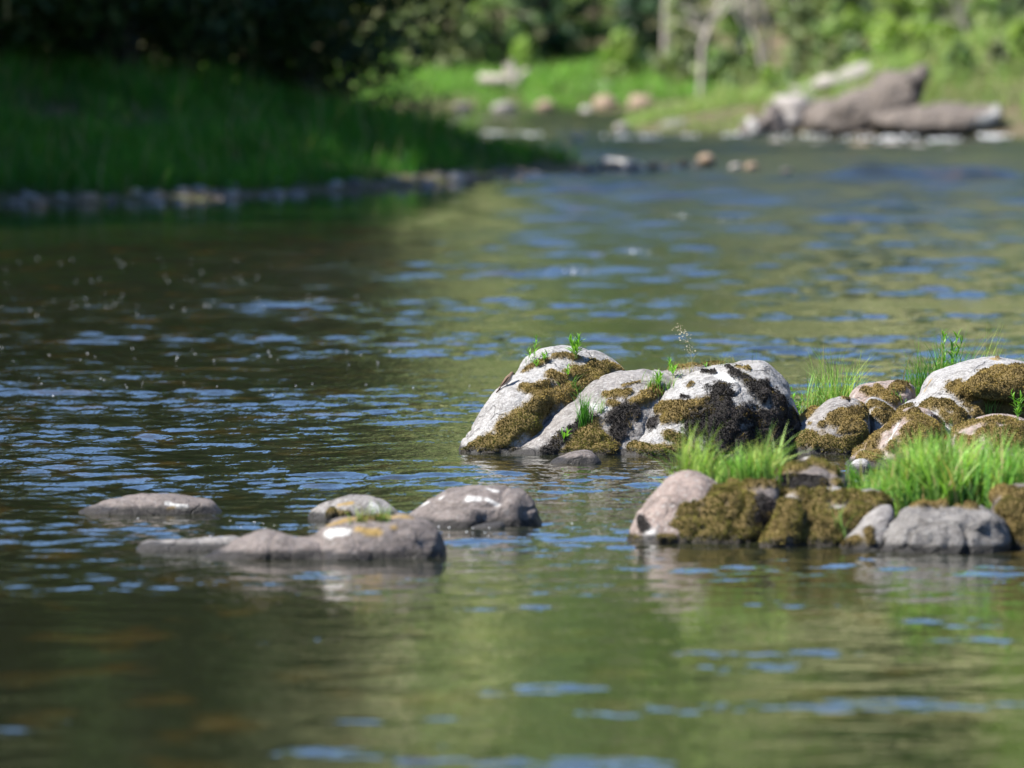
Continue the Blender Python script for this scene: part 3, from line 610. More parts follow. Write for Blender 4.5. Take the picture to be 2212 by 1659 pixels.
def tube(path, rad, seg=6):
    path = [Vector(p) for p in path]; V = []; 
    for i, p in enumerate(path):
        t = (path[min(i + 1, len(path) - 1)] - path[max(i - 1, 0)]).normalized()
        a = t.orthogonal().normalized(); b = t.cross(a)
        r = rad[i] if isinstance(rad, (list, tuple)) else rad
        for k in range(seg):
            an = 2 * math.pi * k / seg; V.append(p + (a * math.cos(an) + b * math.sin(an)) * r)
    Fq = []
    for i in range(len(path) - 1):
        for k in range(seg):
            Fq.append((i * seg + k, i * seg + (k + 1) % seg, (i + 1) * seg + (k + 1) % seg, (i + 1) * seg + k))
    return np.array([tuple(v) for v in V]), np.array(Fq)
def cat_meshes(parts):
    V = []; Fq = []; o = 0
    for v, f in parts: V.append(v); Fq.append(f + o); o += len(v)
    return np.concatenate(V), np.concatenate(Fq)
def leaf_cloud(centers, radii, per, size, cols, seed, flat=.75):
    """many leaf-sized faces in clumps; clump colours vary"""
    r = np.random.default_rng(seed); V = []; C = []
    for c, rad in zip(centers, radii):
        n = max(6, int(per * (rad ** 2)))
        d = r.normal(0, 1, (n, 3)); d /= np.linalg.norm(d, axis=1)[:, None]
        p = np.array(c) + d * (rad * r.uniform(.35, 1.0, n) ** .6)[:, None] * np.array([1, 1, flat])
        nrm = d + r.normal(0, .5, (n, 3)) + np.array([0, 0, .5]); nrm /= np.linalg.norm(nrm, axis=1)[:, None]
        a = np.cross(nrm, r.normal(0, 1, (n, 3))); a /= np.linalg.norm(a, axis=1)[:, None] + 1e-9
        b = np.cross(nrm, a); s = size * r.uniform(.6, 1.35, n)[:, None]
        V.append(np.stack([p - a * s * .5, p + b * s * .28, p + a * s * .5, p - b * s * .28], 1).reshape(-1, 3))
        base = np.array(cols[r.integers(len(cols))]) * r.uniform(.75, 1.2)
        C.append(np.repeat(base[None, :] * r.uniform(.7, 1.3, (n, 1)), 4, 0))
    V = np.concatenate(V); C = np.concatenate(C)
    return V, np.arange(len(V)).reshape(-1, 4), C
def gz(x, y): return float(ground_z(np.array([x]), np.array([y]))[0])

def tree_protos(kind, seed, hgt, rad, low, trunk_r, cols, leaf, nclump, per, bark=None, lean=0.0):
    """meshes of one kind of tree: trunk with limbs, crown of leaf clumps at the limb ends"""
    r = np.random.default_rng(seed)
    path = [(lean * hgt * t * t, .15 * math.sin(3 * t + seed), hgt * .86 * t - .4) for t in np.linspace(0, 1, 8)]
    parts = [tube(path, [trunk_r * (1.25 if t == 0 else 1 - .8 * t) for t in np.linspace(0, 1, 8)], 9)]
    cen = []; rad_ = []
    for k in range(nclump):
        t = r.uniform(low, 1.0) if k > nclump * .25 else r.uniform(low, low + .25)
        prof = math.sin(math.pi * min(1, .22 + .78 * (t - low) / (1 - low + 1e-6))) ** .7
        a = r.uniform(0, 2 * math.pi); q = rad * prof * r.uniform(.25, 1.0)
        z = hgt * t; c = (lean * hgt * t * t + q * math.cos(a), q * math.sin(a), z)
        cen.append(c); rad_.append(rad * r.uniform(.20, .36))
        if k % 4 == 0:
            b0 = np.array([lean * hgt * (t * .7) ** 2, 0, hgt * t * .72]); c_ = np.array(c)
            mid = (b0 + c_) / 2 + np.array([0, 0, .12 * q])
            parts.append(tube([b0, mid, c_], [trunk_r * .38, trunk_r * .24, trunk_r * .08], 5))
    tv, tf = cat_meshes(parts)
    trunk = mk_mesh(kind + '_trunk', tv, tf, bark or BARK)
    V, Fq, C = leaf_cloud(cen, rad_, per, leaf, cols, seed + 1)
    crown = mk_mesh(kind + '_crown', V, Fq, LEAF, False, C)
    return trunk, crown
def plant_tree(name, protos, x, y, s, rot, label, group, cat, sink=.05, sz=None):
    e = empty(name, (x, y, gz(x, y) - sink)); e.rotation_euler[2] = rot; e.scale = (s, s, sz or s)
    link('trunk', protos[0], e); link('crown', protos[1], e)
    return tag(e, label, cat, group)

# ------------------------------------------------------------------ the wooded left bank (backlit, in its own shade)
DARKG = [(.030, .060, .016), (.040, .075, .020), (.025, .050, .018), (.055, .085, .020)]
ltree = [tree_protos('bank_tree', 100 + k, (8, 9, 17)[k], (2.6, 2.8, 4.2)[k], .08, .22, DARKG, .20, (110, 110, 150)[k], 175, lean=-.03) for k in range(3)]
lspots = [(-3.1, 129.0, 0, .9, .3, 'dark leafy tree nearest the open water, its low boughs over the bank'),
          (-5.6, 126.5, 1, .95, 2.1, 'dark leafy tree standing second from the open water on the shaded bank'),
          (-7.6, 124.0, 0, 1.0, 4.0, 'dark leafy tree at the left edge of the shaded bank'),
          (-5.2, 138.5, 2, .95, 1.2, 'tall dark tree in the second row behind the bank trees, nearer the water'),
          (-9.0, 136.5, 2, 1.1, 5.0, 'tall dark tree in the second row behind the bank trees, farther left')]
for x, y, k, s, rot, lab in lspots:
    plant_tree('leafy_tree', ltree[k], x, y, s, rot, lab, 'trees of the shaded left bank', 'tree')
lbush = [tree_protos('bank_shrub', 140 + k, 3.4, 1.9, .04, .06, DARKG, .13, 70, 130) for k in range(2)]
for x, y, k, s, lab in ((-2.5, 132.5, 0, .8, 'dark shrub at the right foot of the shaded bank trees'), (-4.0, 128.5, 1, .9, 'dark shrub left of the shrub under the bank trees'), (-5.8, 130.5, 0, 1.1, 'dark shrub between the trunks of the shaded bank trees'),
                        (-7.4, 127.5, 1, 1.0, 'dark shrub under the left end of the shaded bank trees'), (-3.6, 138, 1, 1.0, 'dark shrub farthest back behind the bank trees'), (-6.5, 138, 0, 1.3, 'big dark shrub behind the trunks at the left')):
    plant_tree('leafy_shrub', lbush[k], x, y, s, x * 3, lab, 'shrubs under the bank trees', 'shrub')
def woodland(name, label, spots, cols, leaf, per, seed):
    r = np.random.default_rng(seed); Vs = []; Cs = []; tr = []
    for x, y, h, rad in spots:
        z0 = gz(x, y); cen = []; rd = []
        for k in range(46):
            t = r.uniform(.06, 1); a = r.uniform(0, 6.28); q = rad * math.sin(math.pi * min(1, .25 + .75 * t)) ** .7 * r.uniform(.3, 1)
            cen.append((x + q * math.cos(a), y + q * math.sin(a), z0 + h * t)); rd.append(rad * r.uniform(.26, .45))
        V, _, C = leaf_cloud(cen, rd, per, leaf, cols, int(r.integers(1e6))); Vs.append(V); Cs.append(C)
    V = np.concatenate(Vs); C = np.concatenate(Cs)
    o = link(name, mk_mesh(name, V, np.arange(len(V)).reshape(-1, 4), LEAF, False, C))
    return tag(o, label, 'woodland', kind='stuff')
r_ = np.random.default_rng(77)
sp = []
for k in range(86):
    x = r_.uniform(-36, -10); y = r_.uniform(88, 160) if k % 2 else r_.uniform(94, 122)
    if sdist(np.array([x]), np.array([y]), LEFT)[0] > 1.5: sp.append((x, y, min(r_.uniform(13, 20), (.3 - x) / .75 if y < 131 else 99), r_.uniform(3, 4.2)))
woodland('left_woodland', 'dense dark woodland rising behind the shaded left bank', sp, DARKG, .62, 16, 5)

# ------------------------------------------------------------------ the sunlit far wood
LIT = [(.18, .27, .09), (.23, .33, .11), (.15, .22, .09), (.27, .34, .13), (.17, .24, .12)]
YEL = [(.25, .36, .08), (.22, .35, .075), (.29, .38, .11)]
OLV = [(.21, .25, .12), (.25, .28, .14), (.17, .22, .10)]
sp = []
for k in range(66):
    x = r_.uniform(-30, 70); y = r_.uniform(207, 262)
    if x > 14: y = r_.uniform(185, 300)
    sp.append((x, y, r_.uniform(6, 12), r_.uniform(2.2, 3.8)))
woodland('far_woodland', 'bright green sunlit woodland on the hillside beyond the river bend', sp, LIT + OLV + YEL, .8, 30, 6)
SHADE_G = [(.05, .10, .05), (.06, .12, .055), (.045, .085, .05)]  # foliage darkened to stand in for the shadowed gaps among the shrubs
bush_protos = {}
def bush(px, py, D, wpx, hm, cols, label, seed, name='shrub', low=.08, group='shrubs along the far bank'):
    p = P(px, py, D); rad = wpx * D / F / 2
    key = (round(rad, 1), round(hm, 1), tuple(cols[0]), seed % 3)
    if key not in bush_protos:
        bush_protos[key] = tree_protos('shrub', 300 + seed, hm, rad, low, .05 + .012 * hm, cols, .17, 60, 620 / max(rad, .5))
    return plant_tree(name, bush_protos[key], p.x, D, 1.0, seed * 1.7, label, group, 'shrub')
bush(960, 150, 188, 170, 2.4, OLV, 'grey-green shrub just right of the dark bank trees', 1)
bush(1075, 140, 189, 190, 2.6, LIT, 'mid green shrub above the driftwood log', 2)
bush(1135, 160, 186.5, 70, 1.0, YEL, 'small bright bush just right of the driftwood root', 21)
bush(1345, 150, 187, 80, 1.1, YEL, 'small bright bush above the white boulder at the bend', 22)
bush(1185, 140, 190, 170, 2.5, SHADE_G, 'rounded shrub, darkened to stand for shade, right above the driftwood root', 3)
bush(1285, 140, 191, 170, 2.8, LIT, 'yellow-green shrub left of the pale straight trunk', 4)
bush(1385, 140, 189, 170, 2.3, SHADE_G, 'low shrub, darkened to stand for shade, above the tan boulders', 5)
bush(1480, 130, 185, 150, 2.2, OLV, 'dull green shrub at the foot of the pale straight trunk', 6)
bush(1585, 150, 183, 150, 1.7, LIT, 'low green shrub below the forked dead tree', 7)
bush(1735, 120, 178, 150, 2.0, OLV, 'olive shrub right of the dark upright trunk', 8)
bush(1930, 110, 168, 190, 2.5, YEL, 'bright lime green shrub above the leaning slab rock', 9)
bush(2060, 120, 166, 180, 2.2, YEL, 'bright green shrub right of the slab rock', 10)
bush(2170, 150, 164, 150, 1.6, LIT, 'leafy green shrub at the right edge above the flat slab', 11)
bush(1830, 60, 177, 180, 3.2, LIT, 'tall green shrub behind the rubble slope', 12)
bush(2215, 100, 174, 190, 3.2, LIT, 'tall shrub in the top right corner', 13)
bush(840, 130, 190, 170, 2.6, LIT, 'shrub half hidden behind the dark bank trees', 14)
bush(1010, 60, 202, 260, 6, LIT, 'tall leafy shrub in the second row above the grey-green shrub', 15, low=.03)
bush(1240, 60, 203, 280, 6, LIT, 'tall leafy shrub in the second row above the driftwood root', 16, low=.03)
bush(1420, 60, 200, 240, 5.5, OLV, 'tall olive shrub in the second row behind the pale straight trunk', 17, low=.03)
bush(1630, 60, 193, 260, 5, OLV, 'tall olive shrub behind the forked dead tree', 18, low=.03)
bush(1770, 60, 191, 220, 5, LIT, 'tall green shrub behind the dark upright trunk', 19, low=.03)
bush(2000, 60, 184, 240, 5, LIT, 'tall green shrub behind the bright lime shrub', 20, low=.03)

wd_lab = ['low weedy shrub on the right bank grass, %s' % q for q in ('above the stack of broken rocks', 'left of the rubble slope', 'at the top of the rubble slope', 'right behind the leaning slab tip', 'above the middle of the flat slab', 'above the right end of the flat slab', 'at the right edge of the picture', 'halfway up the sunny mound', 'on the crest of the sunny mound')]
for k, (px, D, w_) in enumerate(((1660, 160, 50), (1700, 166, 70), (1800, 168, 80), (1990, 160, 60), (2070, 157, 60), (2150, 157, 70), (2205, 158, 70), (1570, 166, 60), (1640, 172, 90))):
    bush(px, 200, D, w_, .75, (YEL, LIT, OLV)[k % 3], wd_lab[k], 30 + k, low=.02, group='low shrubs of the right bank')

# dead and bare trunks among the shrubs
def dead_tree(label, paths, D, mat, rads, name='dead_tree'):
    base = P(*paths[0][0], D); zb = gz(base.x, D)
    e = empty(name, (base.x, D, zb)); tag(e, label, 'tree')
    for i, (pp, r0) in enumerate(zip(paths, rads)):
        pts = [P(x, y, D + .15 * i) - e.location for x, y in pp]
        if i == 0: pts[0].z = -.15
        n = len(pts); V, Fq = tube(pts, [r0 * (1 - .5 * k / (n - 1)) for k in range(n)], 7)
        link('trunk' if i == 0 else 'branch', mk_mesh('wood', V, Fq, mat), e)
        tw = np.random.default_rng(int(abs(pp[0][0])) + i)
        for q in range(8):
            t = tw.uniform(.25, .95) * (n - 1); k = min(int(t), n - 2); b0 = pts[k].lerp(pts[k + 1], t - k)
            dv = Vector((tw.normal(0, .5), tw.normal(0, .4), tw.uniform(.1, .9))); dv = dv.normalized() * tw.uniform(.4, 1.3)
            mid_ = b0 + dv * .5 + Vector((tw.normal(0, .08), tw.normal(0, .08), tw.normal(0, .05)))
            V, Fq = tube([b0, mid_, b0 + dv], [r0 * .32, r0 * .22, r0 * .07], 5)
            link('branch', mk_mesh('wood', V, Fq, mat), e)
dead_tree('pale straight tree trunk standing among the far shrubs', [[(1436, 130), (1438, 60), (1440, -20), (1442, -260)], [(1440, 30), (1470, -40), (1500, -120)]], 187, BARK_PALE, [.09, .04])
dead_tree('forked pale dead tree leaning over the low green shrub', [[(1513, 135), (1518, 95), (1535, 50), (1562, 0), (1600, -80)], [(1535, 50), (1570, 20), (1600, 0), (1650, -50)], [(1600, 110), (1612, 60), (1580, 10), (1560, -40)]], 181, BARK_PALE, [.07, .045, .045])
dead_tree('two-stemmed grey bare tree right of the forked dead tree', [[(1655, 150), (1640, 100), (1622, 50), (1625, 0), (1618, -90)], [(1655, 120), (1662, 60), (1640, 10), (1650, -60)]], 182, BARK_PALE, [.065, .055])
dead_tree('dark upright trunk in front of the far wood', [[(1722, 100), (1724, 40), (1720, -20), (1716, -250)], [(1722, 20), (1760, -30), (1800, -90)]], 184, BARK, [.16, .06])
dead_tree('dark trunk near the top right corner', [[(2142, 60), (2144, 20), (2140, -40), (2142, -280)], [(2144, 0), (2180, -60), (2200, -120)]], 180, BARK, [.14, .05])
dead_tree('thin pale slanting dead branch in the bright shrubs', [[(2100, 84), (2085, 60), (2068, 25), (2058, -10)], [(2085, 60), (2080, 30), (2084, 10)]], 164, BARK_PALE, [.045, .02], 'dead_branch')

# ------------------------------------------------------------------ grass of the banks
def bank_grass(name, label, x0, x1, y0, y1, n, h, w, cols, dmin, dmax, seed, clump=.5):
    r = np.random.default_rng(seed)
    x = r.uniform(x0, x1, n * 3); y = r.uniform(y0, y1, n * 3)
    d = np.maximum(sdist(x, y, LEFT), sdist(x, y, FAR))
    nz = fbm(np.stack([x * clump, y * clump, 0 * x], 1), 3, seed)
    k = (d > dmin + .25 * nz) & (d < dmax) & (nz > -.75) & ~((x > 4.3) & (x < 9.2) & (y < 154.6)) & ~((x > 4.9) & (x < 6.6) & (y < 163 - .8 * (6.6 - x)) & (nz < .1)); x, y, nz = x[k][:n], y[k][:n], nz[k][:n]
    z = ground_z(x, y); m_ = len(x)
    n2_ = fbm(np.stack([x * 1.9, y * 1.3, 0 * x], 1), 2, seed + 9)
    hh = h * r.uniform(.45, 1.3, m_) * np.clip(1 + .5 * nz + .6 * n2_, .3, 2.2)
    ci = np.array(cols)[r.integers(0, len(cols), m_)] * r.uniform(.75, 1.25, (m_, 1))
    ci = ci * (1 + .35 * n2_[:, None]); st = r.random(m_) < .02; hh[st] *= 1.7; ci[st] = np.array([.30, .26, .15])
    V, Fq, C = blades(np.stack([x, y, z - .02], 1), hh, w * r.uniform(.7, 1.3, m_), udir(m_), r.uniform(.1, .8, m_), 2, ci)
    return tag(link(name, mk_mesh(name, V, Fq, GRASS, True, C)), label, 'grass', kind='stuff')
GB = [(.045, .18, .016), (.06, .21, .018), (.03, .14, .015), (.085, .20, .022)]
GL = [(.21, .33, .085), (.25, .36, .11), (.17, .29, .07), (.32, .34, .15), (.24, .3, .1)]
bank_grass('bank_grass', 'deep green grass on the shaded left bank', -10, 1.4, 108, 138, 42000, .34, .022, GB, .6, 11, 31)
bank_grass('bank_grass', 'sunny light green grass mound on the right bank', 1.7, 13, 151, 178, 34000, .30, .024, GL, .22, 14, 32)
bank_grass('bank_grass', 'bright green grass strip along the far river bend', -11, 4.5, 181, 192, 22000, .28, .03, [(.15, .31, .05), (.19, .34, .065), (.11, .25, .045)], .1, 9, 33)

# ------------------------------------------------------------------ stones of the shores
def stone_mesh(seed, mat, sub=2):
    bm = bmesh.new(); bmesh.ops.create_icosphere(bm, subdivisions=sub, radius=1)
    me = bpy.data.meshes.new('stone'); bm.to_mesh(me); bm.free()
    V = get_v(me).astype(float); r = np.random.default_rng(seed)
    V *= (1 + .28 * fbm(V * .9 + seed * 5.1, 3, seed))[:, None]
    V = np.sign(V) * np.abs(V) ** .9 * np.array([1, r.uniform(.7, .95), r.uniform(.5, .75)])
    me.vertices.foreach_set('co', V.astype(np.float32).ravel()); me.polygons.foreach_set('use_smooth', np.ones(len(me.polygons), bool)); me.update()
    me.materials.append(mat); return me
SM = [stone_mesh(k, (STONE_A, STONE_B, STONE_C, STONE_D, STONE_D, STONE_A)[k % 6]) for k in range(12)]
def land(px, py):
    d = ray(px, py); t = np.linspace(90, 225, 700); zz = CAMH + d.z * t
    below = zz < np.maximum(ground_z(d.x * t, d.y * t), 0)
    k = int(np.argmax(below)) if below.any() else 699
    return Vector((d.x * t[k], d.y * t[k], zz[k]))
def stone(name, px, py, wpx, me, label, group=None, D=None, sz=1.0, rot=None, cat='stone', tilt=0.0, sink=.35):
    p = P(px, py, D) if D else land(px, py)
    if D is None and 350 < py < 396 and px > 1295: p.z += .09          # the spit stands above the lip of the riffle
    o = link(name, me, None, p); s = wpx * p.y / F / 2
    o.scale = (s, s, s * sz); o.rotation_euler = (0, tilt, rng.uniform(0, 6.28) if rot is None else rot)
    o.location.z += s * sz * (.6 - sink)
    return tag(o, label, cat, group)
r_ = np.random.default_rng(9)
shore = [(0, 440), (300, 436), (600, 424), (800, 411), (1000, 393), (1150, 383), (1290, 374)]
for k in range(170):
    x = r_.uniform(0, 1290); y = np.interp(x, [p[0] for p in shore], [p[1] for p in shore]) + r_.normal(-11, 11) * (1.0 if x < 900 else .6)
    mi = int(r_.integers(12)); big_ = k % 5 == 0; colr = ('grey', 'tan', 'pale', 'dark', 'dark', 'grey')[mi % 6]
    sec = 'near the left picture edge' if x < 300 else 'left of the middle of the bank' if x < 640 else 'right of the middle of the bank' if x < 960 else 'towards the tip of the bank'
    stone('shore_stone', x, y, r_.uniform(24, 42) if big_ else r_.uniform(7, 22), SM[mi], '%s %s stone in the left shore strip, %s' % ('large' if big_ else 'small', colr, sec), 'stones along the left shore', sz=r_.uniform(.7, 1.0))
for x, y, w_, mi, lab in ((190, 437, 44, 1, 'pinkish stone lying foremost at the left shore'), (500, 425, 38, 2, 'pale stone catching the sun midway along the left shore'), (1348, 352, 0, 2, '')):
    if w_: stone('shore_stone', x, y, w_, SM[mi], lab)
for x, y, w_, mi, lab in ((1477, 371, 26, 1, 'small pinkish stone in the water right of the white log'), (1528, 364, 38, 7, 'tan stone standing tallest on the stone spit'), (1588, 378, 32, 2, 'pale stone near the end of the spit'),
                          (1623, 378, 28, 1, 'last tan stone at the right end of the spit'), (1440, 376, 24, 3, 'dark stone just right of the white log'), (1410, 377, 30, 4, 'dark stone under the end of the white log'),
                          (1505, 375, 26, 3, 'dark wet stone before the tallest spit stone'), (1330, 376, 34, 3, 'dark stone under the front of the white log'), (1370, 378, 30, 9, 'dark stone under the middle of the white log'), (1700, 387, 22, 4, 'dark stone awash beyond the end of the spit'),
                          (976, 276, 26, 8, 'pale stone beyond the crest of the shaded bank'), (1245, 308, 34, 0, 'grey stone alone in the upstream water'), (1303, 198, 42, 8, 'white boulder above the tan boulders at the bend'),
                          (1311, 234, 58, 7, 'tan boulder left at the far bend waterline'), (1385, 234, 60, 1, 'flat tan boulder right at the far bend waterline'), (1268, 242, 28, 8, 'round white stone in the water at the bend'), (884, 205, 36, 1, 'pinkish boulder in the far bright grass'),
                          (1342, 284, 44, 6, 'grey stone at the tip of the right bank'), (1180, 238, 44, 7, 'tan low stone at the far grass edge'), (1090, 240, 50, 0, 'grey low stone at the far grass edge'), (1000, 238, 40, 3, 'dark low stone at the far grass edge')):
    stone('shore_stone', x, y, w_, SM[mi], lab)
for k, (x, y, w_) in enumerate(((1680, 305, 36), (1762, 308, 20), (1855, 315, 50), (1930, 311, 44), (1985, 316, 40), (2050, 317, 24))):
    stone('riffle_stone', x, y, w_, SM[(8, 2, 1, 8, 2, 0)[k]], 'pale stone awash in the riffle before the slab rocks, %s' % ('first from the left', 'second from the left', 'third from the left', 'third from the right', 'second from the right', 'last on the right')[k], 'stones in the riffle', sz=.3, rot=0)

# slab rocks of the right bank
BANKROCK = rock_mat('weathered_slab', (.20, .17, .148), (.14, .115, .10), (.068, .056, .048), .25)
Ys = 152.6
rock('slab_rock', 'weathered slab rock tilting up to the right on the far right bank', Ys + 1.2, [dict(o=M(c7, [(1040, 590), (1200, 520), (1350, 450), (1480, 390), (1560, 358), (1690, 343), (1725, 400), (1705, 490), (1560, 560), (1440, 650), (1300, 660), (1045, 670)]), t=1.0, zmin=.1)], BANKROCK, [('k', M(c7, [(1620, 420), (1700, 450)]), 8)], vox=.09, seed=41, amp=.09, fine=.03, smooth=3, cat='rock', density=1)
rock('slab_rock', 'flat overhanging slab rock at the water on the far right bank', Ys + .3, [dict(o=M(c7, [(1400, 605), (1500, 570), (1700, 556), (1900, 545), (2110, 550), (2105, 620), (1980, 680), (1700, 692), (1520, 690), (1410, 650)]), t=1.1, zmin=.16)], BANKROCK, [('w', M(c7, [(2000, 640), (2080, 590)]), 14)], vox=.08, seed=42, amp=.07, fine=.03, smooth=3, cat='rock', density=1)
rock('slab_rock', 'dark base rock in the shade under the flat slab', Ys + .9, [dict(o=M(c7, [(1200, 715), (1280, 650), (1600, 660), (2000, 660), (2080, 715)]), t=.9)], ROCK_BROWN, vox=.1, seed=43, amp=.05, smooth=3, cat='rock', subdiv=False, density=1)
rock('rock_stack', 'stack of broken brown rocks left of the slab rocks', Ys + .2, [dict(o=M(c7, [(725, 715), (750, 620), (800, 600), (850, 640), (870, 715)]), t=.4), dict(o=M(c7, [(820, 715), (840, 560), (890, 522), (950, 550), (965, 640), (980, 715)]), dy=.3, t=.4)], ROCK_BROWN, [('w', M(c7, [(790, 620), (800, 670)]), 8), ('k', M(c7, [(880, 650)]), 10)], vox=.06, seed=44, amp=.08, fine=.03, smooth=2, cat='rock', density=1)
rock('slab_rock', 'small slanting grey rock at the grassy mound waterline', wl(288) + .4, [dict(o=M(c7, [(260, 700), (330, 640), (440, 612), (475, 650), (510, 700)]), t=.4)], ROCK_GREY, vox=.06, seed=45, amp=.05, smooth=3, cat='rock', density=1)
rock('slab_rock', 'low pale rock between the rock stack and the slab rocks', wl(291) + .3, [dict(o=M(c7, [(980, 712), (1000, 670), (1080, 655), (1140, 680), (1150, 712)]), t=.3)], ROCK_PALE, vox=.06, seed=46, amp=.05, smooth=3, cat='rock', density=1)
rock('slab_rock', 'reddish rock at the left foot of the slab rocks', wl(293) + .4, [dict(o=M(c7, [(1140, 715), (1170, 650), (1230, 640), (1290, 660), (1300, 715)]), t=.3)], ROCK_PINK, vox=.06, seed=47, amp=.06, smooth=3, cat='rock', density=1)
r_ = np.random.default_rng(19)
rl = ['highest', 'upper', 'middle', 'lower', 'lowest']
for k in range(26):
    px = r_.uniform(1690, 1880); py = 215 - (px - 1690) * .36 + r_.normal(0, 14); D = 155 + (1 - (py - 130) / 90) * 11
    p = P(px, py, D); o = link('rubble_stone', SM[int(r_.choice([0, 2, 6, 5, 11, 7]))], None, (p.x, D, gz(p.x, D) + .12)); s = r_.uniform(.12, .34)
    o.scale = (s, s, s); o.rotation_euler = (r_.uniform(-.4, .4), r_.uniform(-.4, .4), r_.uniform(0, 6)); tag(o, 'broken %s stone in the %s part of the rubble slope above the slab rocks' % ('large' if s > .24 else 'small', rl[int(np.clip((py - 125) / 20, 0, 4))]), 'stone', 'stones of the rubble slope')
r_ = np.random.default_rng(20)
for k in range(9):
    px = 2130 + k * 10; p = G(px, 290 + r_.normal(0, 3)); o = link('shore_stone', SM[int(r_.choice([0, 1, 2, 7]))], None, (p.x, p.y, .06)); s = r_.uniform(.1, .2); o.scale = (s, s, s)
    tag(o, 'small stone in the heap at the right end of the flat slab', 'stone', 'stones by the flat slab')

# driftwood
def log(name, label, pts, rads, mat, cat='driftwood'):
    base = Vector(pts[0]); V, Fq = tube([Vector(p) - base for p in pts], rads, 10)
    V = V * 1.0 + (.12 * rads[0]) * np.stack([vn(V * 9 + 3, 1), vn(V * 9 + 7, 2), vn(V * 9 + 11, 3)], 1)
    n = len(rads); caps = np.array([[i for i in range(10)][::-1], [10 * (n - 1) + i for i in range(10)]])
    me = mk_mesh(name, V, [Fq, caps], mat); e = empty(name, base); link('log', me, e); tag(e, label, cat); return e
WHITEWOOD = plain('bleached_wood', (.66, .63, .58), (.5, .46, .41), 6, .8, .4)
a = P(1302, 352, wl(372)); b_ = P(1392, 362, wl(374))
log('driftwood_log', 'bleached white log lying on the stone spit', [a, a.lerp(b_, .35), a.lerp(b_, .7), b_], [.085, .09, .075, .05], WHITEWOOD)
a = P(1034, 170, 184); b_ = P(1124, 176, 184)
e = log('driftwood_log', 'pale driftwood trunk with upturned root in the far grass', [a, a.lerp(b_, .5), b_], [.09, .12, .16], BARK_PALE)
for q0, q1, q2 in (((1112, 180), (1108, 150), (1104, 128)), ((1114, 180), (1104, 200), (1092, 214)), ((1118, 175), (1130, 158), (1142, 148)), ((1108, 165), (1096, 150), (1092, 138))):
    V, Fq = tube([P(*q, 184 - .1) - e.location for q in (q0, q1, q2)], [.1, .08, .02], 6); link('root', mk_mesh('root', V, Fq, BARK_PALE), e)

# ------------------------------------------------------------------ grass and plants on the rocks
def top_z(x, y):
    best = None
    for ob, bvh in ROCKS:
        h = bvh.ray_cast(Vector((x, y, 3.0)), Vector((0, 0, -1)), 6.0)
        if h[0] is not None and (best is None or h[0].z > best): best = h[0].z
    return best
GREEN = [(.18, .34, .06), (.23, .39, .08), (.13, .28, .05), (.27, .39, .11)]
DRY = [(.34, .28, .12), (.26, .25, .09)]
def turf(name, label, px0, px1, Ya, Yb, n, hfun, w, seed, cols=GREEN, dry=.13, per=26, spread=.035):
    r = np.random.default_rng(seed); B = []; Hh = []; Cc = []; Dd = []; Ll = []; Ww = []
    tries = 0
    while len(B) < n and tries < n:
        tries += 1
        y = r.uniform(Ya, Yb); px = r.uniform(px0, px1); x = (px - W / 2) * y / F
        z = top_z(x, y)
        if z is None or z < .06: continue
        ck = r.uniform(.55, 1.15); cd = r.uniform(0, 6.28); cl = r.uniform(.0, .45); cc_ = np.array(cols[r.integers(len(cols))]) * r.uniform(.75, 1.2)
        if r.random() < .12: cc_ = cc_ * np.array([1.5, 1.15, 1.2])
        for q in range(int(r.uniform(.4, 1.6) * per)):
            bx, by = x + r.normal(0, spread), y + r.normal(0, spread)
            a = r.uniform(0, 6.28); dx, dy = math.cos(a) * .6 + math.cos(cd) * cl * 2, math.sin(a) * .6 + math.sin(cd) * cl * 2; l = math.hypot(dx, dy) + 1e-6
            B.append((bx, by, z - .025)); Hh.append(hfun(px) * ck * r.uniform(.4, 1.12)); Dd.append((dx / l, dy / l)); Ll.append(abs(r.normal(.15 + cl * .6, .3)) + .04)
            Cc.append(np.array(DRY[r.integers(2)]) if r.random() < dry else cc_ * r.uniform(.75, 1.25)); Ww.append(w * r.uniform(.5, 1.5))
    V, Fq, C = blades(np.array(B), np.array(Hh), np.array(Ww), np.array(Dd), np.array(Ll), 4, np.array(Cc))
    return tag(link(name, mk_mesh(name, V, Fq, GRASS, True, C)), label, 'grass', kind='stuff')
turf('islet_grass', 'bright green grass patch on the left of the islet', 1478, 1672, YN + .5, YN + 1.15, 1500, lambda q: .26 + .17 * math.exp(-((q - 1505) / 40) ** 2) + .07 * math.exp(-((q - 1650) / 30) ** 2), .009, 51)
turf('islet_grass', 'thick bright green grass on the right of the islet', 1830, 2330, YN + .28, YN + 1.2, 6500, lambda q: float(np.interp(q, [1830, 1900, 1960, 2010, 2120, 2330], [.16, .22, .30, .41, .39, .36])), .015, 52)
turf('hummock_grass', 'tall fine grass clump right behind the black-mossed boulder', 1705, 1850, YM + 1.45, YM + 1.95, 520, lambda q: .38 + .10 * math.exp(-((q - 1790) / 25) ** 2), .006, 53)
turf('hummock_grass', 'tall fine grass clump behind the big smooth grey boulder', 1955, 2095, YM + 1.45, YM + 1.95, 620, lambda q: .48, .006, 54, cols=[(.07, .21, .02), (.09, .24, .025), (.06, .18, .018)])
turf('hummock_grass', 'thin grass standing behind the boulder at the right edge', 2120, 2320, YM + 1.45, YM + 1.95, 200, lambda q: .46, .005, 55)

